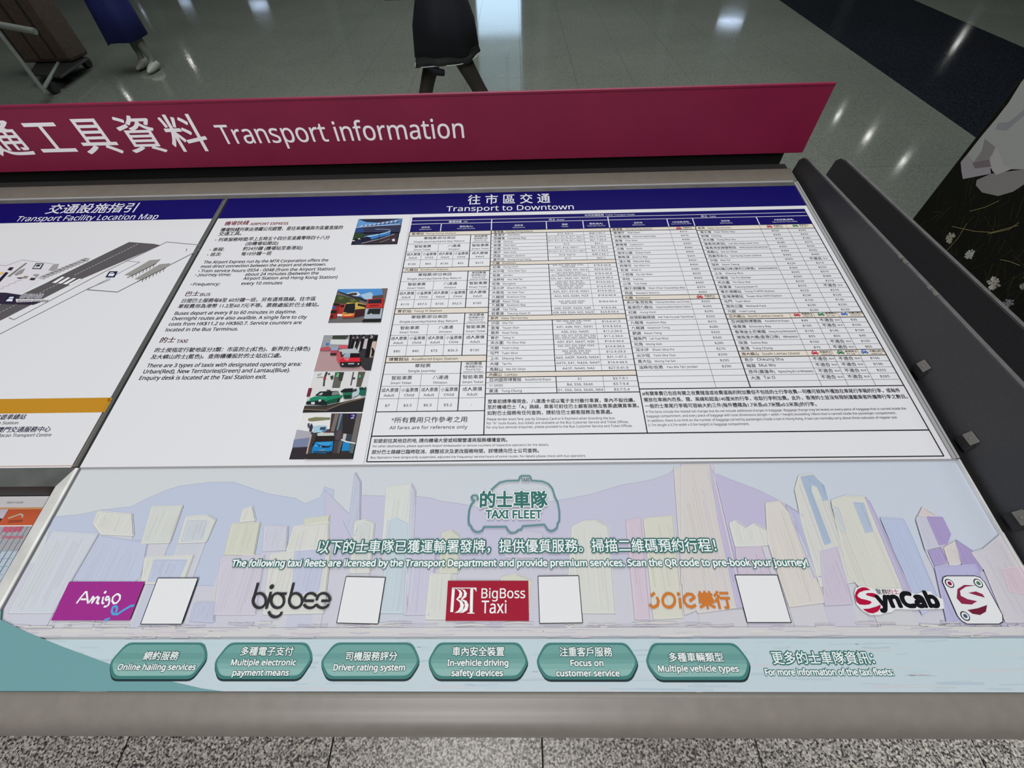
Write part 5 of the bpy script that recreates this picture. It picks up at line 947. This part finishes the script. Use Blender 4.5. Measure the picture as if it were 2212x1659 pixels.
# ================================================================ picture board at the right
M['boardframe'] = make_mat('dark_frame', (.02, .02, .02), .4)
bb = empty('picture_board', (BX+.05, 1.2, 0), 'tall dark board printed with white flowers in grass and a white gown', 'display board')
bbase = Vector((BX+.05, 1.2, 0))
b = MB(); b.box((BX, .15, .06), (BX+.10, 2.135, 1.95)); b.build('board', M['boardframe'], bb, bbase)
for y_ in (.2, 1.75): b = MB(); b.box((BX-.02, y_, 0), (BX+.14, y_+.3, .06)); b.build('foot', M['dark'], bb, bbase)
pb = Print(bp, B3, bbase); pb.dim = 1.9
rect(pb, .16, .07, 2.133, 1.94, (16, 17, 13), 1)
rq = random.Random(3)
for i in range(1500):
    y0 = rq.uniform(.2, 2.1); z_ = rq.uniform(.08, 1.2); ln = rq.uniform(.02, .10); an = rq.gauss(1.2, .6)
    rgb = rq.choice([(38, 40, 22), (50, 48, 28), (28, 34, 20), (62, 54, 34), (34, 28, 34), (44, 26, 24)])
    a0 = (y0, z_); a1 = (min(2.13, max(.17, y0+ln*math.cos(an))), min(1.93, z_+ln*math.sin(an))); pb.line([a0, a1], .0012, rgb, 2, True)
zb_ = Z(1900, 400, 4.609)
for pts in ([(560, 390), (830, 270), (870, 380), (780, 530), (630, 695)][2:], [(720, 410), (950, 460), (1120, 470), (1380, 400)], [(900, 260), (1050, 220), (1190, 155)], [(1080, 485), (1290, 440), (1390, 370)], [(1200, 740), (1300, 760), (1400, 800)]):
    pb.line([zb_(*p_) for p_ in pts], .0022, (112, 98, 68), 3)
for (x, y, r, rgb) in ((700, 525, 52, (172, 164, 150)), (897, 690, 56, (182, 184, 176)), (1140, 975, 80, (182, 176, 168)), (1285, 1175, 62, (140, 132, 140)), (860, 915, 36, (130, 120, 120)), (1430, 1010, 40, (150, 142, 142))):
    cc = bp(*zb_(x, y)); e_ = bp(*zb_(x+r, y)); r3 = abs(e_[0]-cc[0])+.002
    for a_ in range(13):
        an = a_*2*math.pi/13+rq.uniform(-.2, .2); k_ = rq.uniform(.7, 1.1); rp = r3*.78*k_
        pb.poly([(cc[0]+math.cos(an-.22)*r3*.3, cc[1]+math.sin(an-.22)*r3*.3), (cc[0]+math.cos(an-.25)*rp*1.2, cc[1]+math.sin(an-.25)*rp*1.2), (cc[0]+math.cos(an)*rp*1.5, cc[1]+math.sin(an)*rp*1.5), (cc[0]+math.cos(an+.25)*rp*1.2, cc[1]+math.sin(an+.25)*rp*1.2), (cc[0]+math.cos(an+.22)*r3*.3, cc[1]+math.sin(an+.22)*r3*.3)], (lambda k2: tuple(v_*k2 for v_ in rgb))(rq.uniform(.55, .8)), 4+.1*a_, True)
    pb.disc(cc, r3*.42, tuple(v_*.72 for v_ in rgb), 6, 10); pb.disc(cc, r3*.14, tuple(v_*.45 for v_ in rgb), 7, 8)
w9 = Z(1900, 140, 5.186)
def wp(pts, rgb, L_): pb.poly([w9(*p_) for p_ in pts], rgb, L_)
wp([(1585, 200), (1450, 420), (1310, 600), (1150, 790), (985, 1000), (1080, 1150), (1350, 1170), (1620, 1170), (3000, 1000), (3000, -600), (2300, -700)], (128, 128, 128), 4)
wp([(985, 1000), (910, 1090), (920, 1200), (935, 1280), (1250, 1220), (1230, 1070), (1080, 1110)], (122, 117, 122), 5); wp([(1090, 1290), (1080, 1350), (1150, 1430), (1330, 1470), (1500, 1420), (1620, 1340), (2300, 1100), (1620, 1170), (1250, 1220)], (106, 103, 103), 4.5)
wp([(1180, 830), (1300, 920), (1240, 1050), (1100, 1110), (1050, 1100), (1150, 960)], (104, 101, 102), 6); wp([(1240, 1040), (1320, 920), (1400, 1130), (1500, 1160), (1310, 1235), (1260, 1180)], (136, 133, 133), 6.5); wp([(1330, 650), (1450, 640), (1600, 520), (1800, 300), (1700, 500), (1420, 740), (1300, 720)], (112, 110, 116), 5)
wp([(1040, 1100), (1230, 1060), (1250, 1140), (1070, 1160)], (92, 83, 88), 6.2)
pb.build('printed_picture', bb)

# ================================================================ people
def skin_body(name, nodes, edges, mat, parent, base, sub=2):
    me = bpy.data.meshes.new(name); keys = list(nodes)
    me.from_pydata([tuple(Vector(nodes[k][0])) for k in keys], [(keys.index(a_), keys.index(b_)) for a_, b_ in edges], [])
    o = bpy.data.objects.new(name, me); col.objects.link(o)
    m1 = o.modifiers.new('skin', 'SKIN'); m1.use_smooth_shade = True
    lay = me.skin_vertices[0].data if me.skin_vertices else None
    for i, k in enumerate(keys):
        r = nodes[k][1]; r = r if isinstance(r, tuple) else (r, r); lay[i].radius = r; lay[i].use_root = (i == 0)
    m2 = o.modifiers.new('sub', 'SUBSURF'); m2.levels = sub; m2.render_levels = sub
    dg = bpy.context.evaluated_depsgraph_get(); dg.update(); nm = bpy.data.meshes.new_from_object(o.evaluated_get(dg))
    bpy.data.objects.remove(o); bpy.data.meshes.remove(me); nm.materials.clear(); nm.materials.append(mat)
    for p_ in nm.polygons: p_.use_smooth = True
    return link(name, nm, parent)
def ring_skirt(levels, mat, name, parent, n_=48, folds=9, amp=.012, thick=.004):
    vs = []; fs = []
    for side in (0, 1):
        for li, (cx0, cy0, z_, rx, ry, tilt) in enumerate(levels):
            for k_ in range(n_):
                a_ = 2*math.pi*k_/n_; w_ = 1 + amp*(li/(len(levels)-1))*6*math.sin(folds*a_+li*.4)
                vs.append((cx0+(rx-side*thick)*w_*math.cos(a_), cy0+(ry-side*thick)*w_*math.sin(a_), z_+tilt*math.cos(a_)+.012*(li/(len(levels)-1))*math.sin(3*a_+1)))
    m_ = len(levels)
    for s_ in (0, 1):
        for li in range(m_-1):
            for k_ in range(n_): i0 = s_*m_*n_+li*n_; fs.append((i0+k_, i0+(k_+1) % n_, i0+n_+(k_+1) % n_, i0+n_+k_))
    for li in (0, m_-1):
        for k_ in range(n_): a0 = li*n_; b0 = m_*n_+li*n_; fs.append((a0+k_, a0+(k_+1) % n_, b0+(k_+1) % n_, b0+k_))
    b = MB(); b.add(vs, fs, True); return b.build(name, mat, parent)
def hand(nodes, edges, wrist, d, side, pre):
    d = Vector(d).normalized(); s_ = Vector(side).normalized(); w_ = Vector(nodes[wrist][0]); up_ = d.cross(s_)
    nodes[pre+'p'] = (tuple(w_+d*.05), (.030, .014)); edges.append((wrist, pre+'p'))
    for i, (o_, l_) in enumerate(((-.030, .060), (-.010, .072), (.010, .068), (.029, .052))):
        k0 = w_+d*.085+s_*o_; nodes[pre+'k%d' % i] = (tuple(k0), .0088); edges.append((pre+'p', pre+'k%d' % i))
        k1 = k0+(d*.9-up_*.3).normalized()*l_*.5; k2 = k1+(d*.6-up_*.7).normalized()*l_*.5
        nodes[pre+'m%d' % i] = (tuple(k1), .0078); nodes[pre+'t%d' % i] = (tuple(k2), .006); edges += [(pre+'k%d' % i, pre+'m%d' % i), (pre+'m%d' % i, pre+'t%d' % i)]
    a0 = w_+d*.03-s_*.036; a1 = a0+(d*.7-s_*.7).normalized()*.03; nodes[pre+'h0'] = (tuple(a0), .011); nodes[pre+'h1'] = (tuple(a1), .008); edges += [(wrist, pre+'h0'), (pre+'h0', pre+'h1')]
def person(root, H, hips, feet, knees, wrists, elbows, fx, skin, hairm):
    k = H/1.68
    nodes = {'pelvis': ((0, 0, hips), (.14*k, .10*k)), 'waist': ((0, 0, hips+.15*k), (.115*k, .085*k)), 'chest': ((0, 0, hips+.34*k), (.15*k, .10*k)), 'neckb': ((0, 0, hips+.50*k), (.06*k, .06*k)), 'neck': ((0, 0, hips+.56*k), (.048*k, .05*k)), 'jaw': ((fx[0]*.015, fx[1]*.015, hips+.63*k), (.062*k, .066*k)), 'head': ((0, 0, hips+.70*k), (.074*k, .088*k)), 'crown': ((0, 0, hips+.78*k), (.05*k, .06*k))}
    edges = [('pelvis', 'waist'), ('waist', 'chest'), ('chest', 'neckb'), ('neckb', 'neck'), ('neck', 'jaw'), ('jaw', 'head'), ('head', 'crown')]
    sd = Vector((-fx[1], fx[0], 0))
    for i, sg_ in enumerate((1, -1)):
        s_ = sd*sg_
        sh_ = s_*.175*k + Vector((0, 0, hips+.45*k)); nodes['s%d' % i] = (tuple(sh_), .052*k); nodes['e%d' % i] = (elbows[i], .040*k); nodes['w%d' % i] = (wrists[i], .026*k)
        edges += [('chest', 's%d' % i), ('s%d' % i, 'e%d' % i), ('e%d' % i, 'w%d' % i)]
        hand(nodes, edges, 'w%d' % i, Vector(wrists[i])-Vector(elbows[i]), sd, 'h%d' % i)
        hp_ = s_*.09*k + Vector((0, 0, hips-.05)); nodes['l%d' % i] = (tuple(hp_), .085*k); nodes['k%d' % i] = (knees[i], .056*k)
        kk = Vector(knees[i]); ff = Vector(feet[i]); cal = kk*.66+ff*.34; nodes['c%d' % i] = (tuple(cal), .057*k); nodes['a%d' % i] = (feet[i], .034*k)
        nodes['f%d' % i] = (tuple(ff+Vector((fx[0], fx[1], 0))*.10+Vector((0, 0, -.045))), (.036*k, .022*k)); nodes['t%d' % i] = (tuple(ff+Vector((fx[0], fx[1], 0))*.17+Vector((0, 0, -.055))), (.028*k, .014*k))
        edges += [('pelvis', 'l%d' % i), ('l%d' % i, 'k%d' % i), ('k%d' % i, 'c%d' % i), ('c%d' % i, 'a%d' % i), ('a%d' % i, 'f%d' % i), ('f%d' % i, 't%d' % i)]
    nodes['nose'] = ((fx[0]*.098*k, fx[1]*.098*k, hips+.685*k), (.008, .010)); edges.append(('head', 'nose'))
    body = skin_body('body', nodes, edges, skin, root, None)
    hz = hips+.70*k; b = MB()
    for sg_ in (1, -1):
        c_ = Vector((fx[0]*.080*k, fx[1]*.080*k, hz+.012))+sd*sg_*.031*k; b = MB(); b.tube([c_-Vector((fx[0], fx[1], 0))*.01, c_+Vector((fx[0], fx[1], 0))*.004], [.011, .007], 10); b.build('eye', hairm, root)
    
    b = MB(); b.tube([Vector((fx[0]*.084, fx[1]*.084, hips+.635*k))-sd*.022, Vector((fx[0]*.090, fx[1]*.090, hips+.632*k)), Vector((fx[0]*.084, fx[1]*.084, hips+.635*k))+sd*.022], .005, 8); b.build('mouth', M['lips'], root)
    b = MB()
    for sg_ in (1, -1): c_ = Vector((0, 0, hz-.005))+sd*sg_*.078*k; b = MB(); b.tube([c_+Vector((0, 0, -.03)), c_+Vector((0, 0, 0))+sd*sg_*.006, c_+Vector((0, 0, .03))], [.008, .013, .009], 10); b.build('ear', skin, root)
    bm = bmesh.new(); bmesh.ops.create_uvsphere(bm, u_segments=24, v_segments=16, radius=1)
    for v_ in list(bm.verts):
        fw = v_.co.x*fx[0]+v_.co.y*fx[1]
        if fw > .35 and v_.co.z < .45: bm.verts.remove(v_)
    for v_ in bm.verts:
        fw = v_.co.x*fx[0]+v_.co.y*fx[1]; f_ = 1.0; v_.co = Vector((v_.co.x*.096*k-fx[0]*.012, v_.co.y*.096*k-fx[1]*.012, v_.co.z*(.125 if v_.co.z < 0 else .105)*k+hz+.01))
    me = bpy.data.meshes.new('hair'); bm.to_mesh(me); bm.free(); me.materials.append(hairm)
    for p_ in me.polygons: p_.use_smooth = True
    hr = link('hair', me, root); md = hr.modifiers.new('t', 'SOLIDIFY'); md.thickness = .008
    return body
M['skin'] = noisy(make_mat('skin', lin((150, 112, 92)), .5), 30, .08); M['legs'] = noisy(make_mat('backlit_brown_legs', lin((46, 40, 36)), .6), 200, .1)  # the walking woman's legs: backlit darkness put into the brown
M['leggings'] = noisy(make_mat('pale_grey_leggings', lin((112, 114, 108)), .7), 60, .15)
M['hairm'] = make_mat('black_hair', (.012, .010, .010), .35); M['lips'] = make_mat('lips', lin((150, 80, 78)), .4)
M['navycloth'] = noisy(make_mat('navy_cloth', lin((9, 11, 24)), .8), 120, .2); M['hemgrey'] = noisy(make_mat('grey_hem', lin((44, 46, 47)), .8), 120, .2); M['trimw'] = make_mat('pale_piping', lin((190, 200, 196)), .6)
M['bluecloth'] = noisy(make_mat('royal_blue_cloth', lin((12, 24, 88)), .75), 60, .2); M['shoe'] = make_mat('black_shoe', (.02, .02, .02), .35); M['shoew'] = noisy(make_mat('pale_shoe', lin((150, 152, 145)), .5), 60, .1)
# walking woman in navy, nearest
r1 = empty('person', (-.50, 3.75, 0), 'person in navy dress and dark tights walking past just behind the maroon sign', 'person')
person(r1, 1.66, .93, [(-.33, .07, .085), (.44, -.06, .075)], [(-.18, .07, .49), (.20, -.05, .50)], [(.16, .26, 1.26), (.20, -.24, 1.28)], [(-.10, .25, 1.14), (-.06, -.25, 1.16)], (1, 0), M['legs'], M['hairm'])
ring_skirt([(0, 0, 1.30, .14, .12, 0), (0, 0, 1.08, .125, .10, 0), (0, 0, .97, .175, .165, 0), (0, 0, .86, .212, .192, .0), (0, 0, .70, .228, .20, .012)], M['navycloth'], 'dress', r1, 56, 7, .006)
ring_skirt([(0, 0, .715, .226, .188, .012), (0, 0, .68, .231, .19, .02), (-.004, 0, .648, .235, .19, .024)], M['hemgrey'], 'hem', r1, 56, 7, .010)
hb_ = MB(); hb_.tube([(-.004+.234*math.cos(a_), .190*math.sin(a_), .648+.024*math.cos(a_)+.008*math.sin(3*a_+1)) for a_ in [2*math.pi*i/60 for i in range(61)]], .0035, 6, False); hb_.build('piping', M['trimw'], r1)
b = MB(); b.tube([(-.14, -.12, .655), (-.07, -.17, .615), (-.01, -.18, .61)], [.018, .024, .020], 10); b.build('sash_end', M['navycloth'], r1)
ring_skirt([(0, 0, 1.50, .085, .085, 0), (0, 0, 1.42, .17, .15, 0), (0, 0, 1.28, .165, .135, 0), (0, 0, 1.10, .135, .108, 0), (0, 0, 1.02, .14, .115, 0)], M['navycloth'], 'bodice', r1, 40, 3, .002)
b = MB()
for i, (fxp, fyp) in enumerate(((-.33, .07), (.44, -.06))): b = MB(); b.tube([(fxp-.05, fyp, .05), (fxp+.03, fyp, .05), (fxp+.12, fyp, .036), (fxp+.19, fyp, .028)], [.036, .044, .038, .016], 14); b.build('shoe', M['shoe'], r1)
# handbag held by her
hbg = empty('handbag', (-.735, 3.60, 1.0), 'small dark handbag at the left side of the walking person in navy', 'bag')
b = MB(); b.box((-.10, -.045, 0), (.08, .045, .18)); b.build('bag_body', M['shoe'], hbg, None, .012)
b = MB(); b.tube([(-.07, 0, .18), (-.05, 0, .30), (0.03, 0, .33), (.05, 0, .18)], .007, 8); b.build('strap', M['shoe'], hbg)
# person in blue, further off
r2 = empty('person', (-4.52, 6.25, 0), 'person in long royal blue coat walking, upper left of the photo', 'person')
person(r2, 1.66, .90, [(.12, -.02, .085), (-.07, .10, .10)], [(.09, -.03, .48), (-.02, .05, .48)], [(-.27, -.10, .82), (.27, -.06, .84)], [(-.24, .02, 1.08), (.24, .02, 1.08)], (0, -1), M['leggings'], M['hairm'])
ring_skirt([(0, 0, 1.42, .17, .13, 0), (0, 0, 1.20, .17, .13, 0), (-.02, 0, .95, .19, .15, 0), (-.02, 0, .60, .225, .18, 0), (-.03, 0, .30, .245, .20, .03)], M['bluecloth'], 'coat', r2, 48, 6, .006)
for i, sgn in enumerate((1, -1)):
    b = MB(); b.tube([(-sgn*.17, 0, 1.36), (-sgn*.24, .02, 1.08), (-sgn*.265, -.08, .86)], [.062, .052, .042], 14); b.build('sleeve', M['bluecloth'], r2)
b = MB()
for fxp, fyp, hz_ in ((.12, -.02, .0), (-.07, .10, .012)): b = MB(); b.tube([(fxp, fyp+.05, .05+hz_), (fxp+.005, fyp-.03, .05+hz_), (fxp+.01, fyp-.12, .038+hz_), (fxp+.012, fyp-.20, .028+hz_)], [.038, .046, .038, .014], 14); b.build('shoe', M['shoew'], r2)

# ================================================================ luggage trolley, top left
M['case'] = noisy(make_mat('brown_suitcase', lin((70, 58, 50)), .6), 30, .2); M['trol'] = noisy(make_mat('brushed_trolley_metal', lin((135, 140, 136)), .4, .3), 30, .1)
tb = Vector((-5.4, 5.8, 0))
tr = empty('luggage_trolley', tb, 'grey metal luggage trolley with upright tube, handle bar and black wheels, top left', 'luggage trolley')
b = MB(); b.tube([(-5.0, 5.2, .10), (-5.0, 5.2, .98)], .022, 14); b.tube([(-5.0, 5.2, .12), (-5.15, 5.5, .12), (-5.6, 6.4, .12)], .018, 10); b.build('frame_tube', M['trol'], tr, tb)
b = MB(); b.tube([(-5.35, 5.23, .68), (-5.0, 5.23, .655), (-4.665, 5.23, .590)], .028, 14); b.build('handle', M['trol'], tr, tb)
b = MB(); b.prism([(-5.55, 5.75, .10), (-5.10, 5.62, .10), (-5.24, 6.35, .10), (-5.95, 6.5, .10)], (0, 0, .025)); b.build('deck', M['shoe'], tr, tb, .01)
for (x, y) in ((-5.37, 6.42), (-5.40, 6.02), (-5.16, 5.50), (-5.85, 6.40)):
    wh = MB(); wh.tube([(x-.028, y, .055), (x+.028, y, .055)], .055, 18); wh.tube([(x, y, .07), (x, y, .105)], .02, 8); wh.build('wheel', M['shoe'], tr, tb)
sc = empty('suitcase', (-5.60, 6.25, .126), 'brown suitcase standing on the luggage trolley, top left', 'suitcase')
b = MB(); b.box((-.32, -.12, .0), (.33, .20, .78)); b.build('shell', M['case'], sc, None, .04)
for x in (-.25, -.05, .15):
    b = MB(); b.box((x, -.128, .05), (x+.02, -.118, .72)); b.build('rib', M['shoe'], sc)
b = MB(); b.tube([(-.2, .05, .77), (-.2, .05, .82), (0, .05, .82), (0, .05, .77)], .012, 8); b.build('carry_handle', M['shoe'], sc)

for o in (SET_CJK, SET_LAT): bpy.data.objects.remove(o)
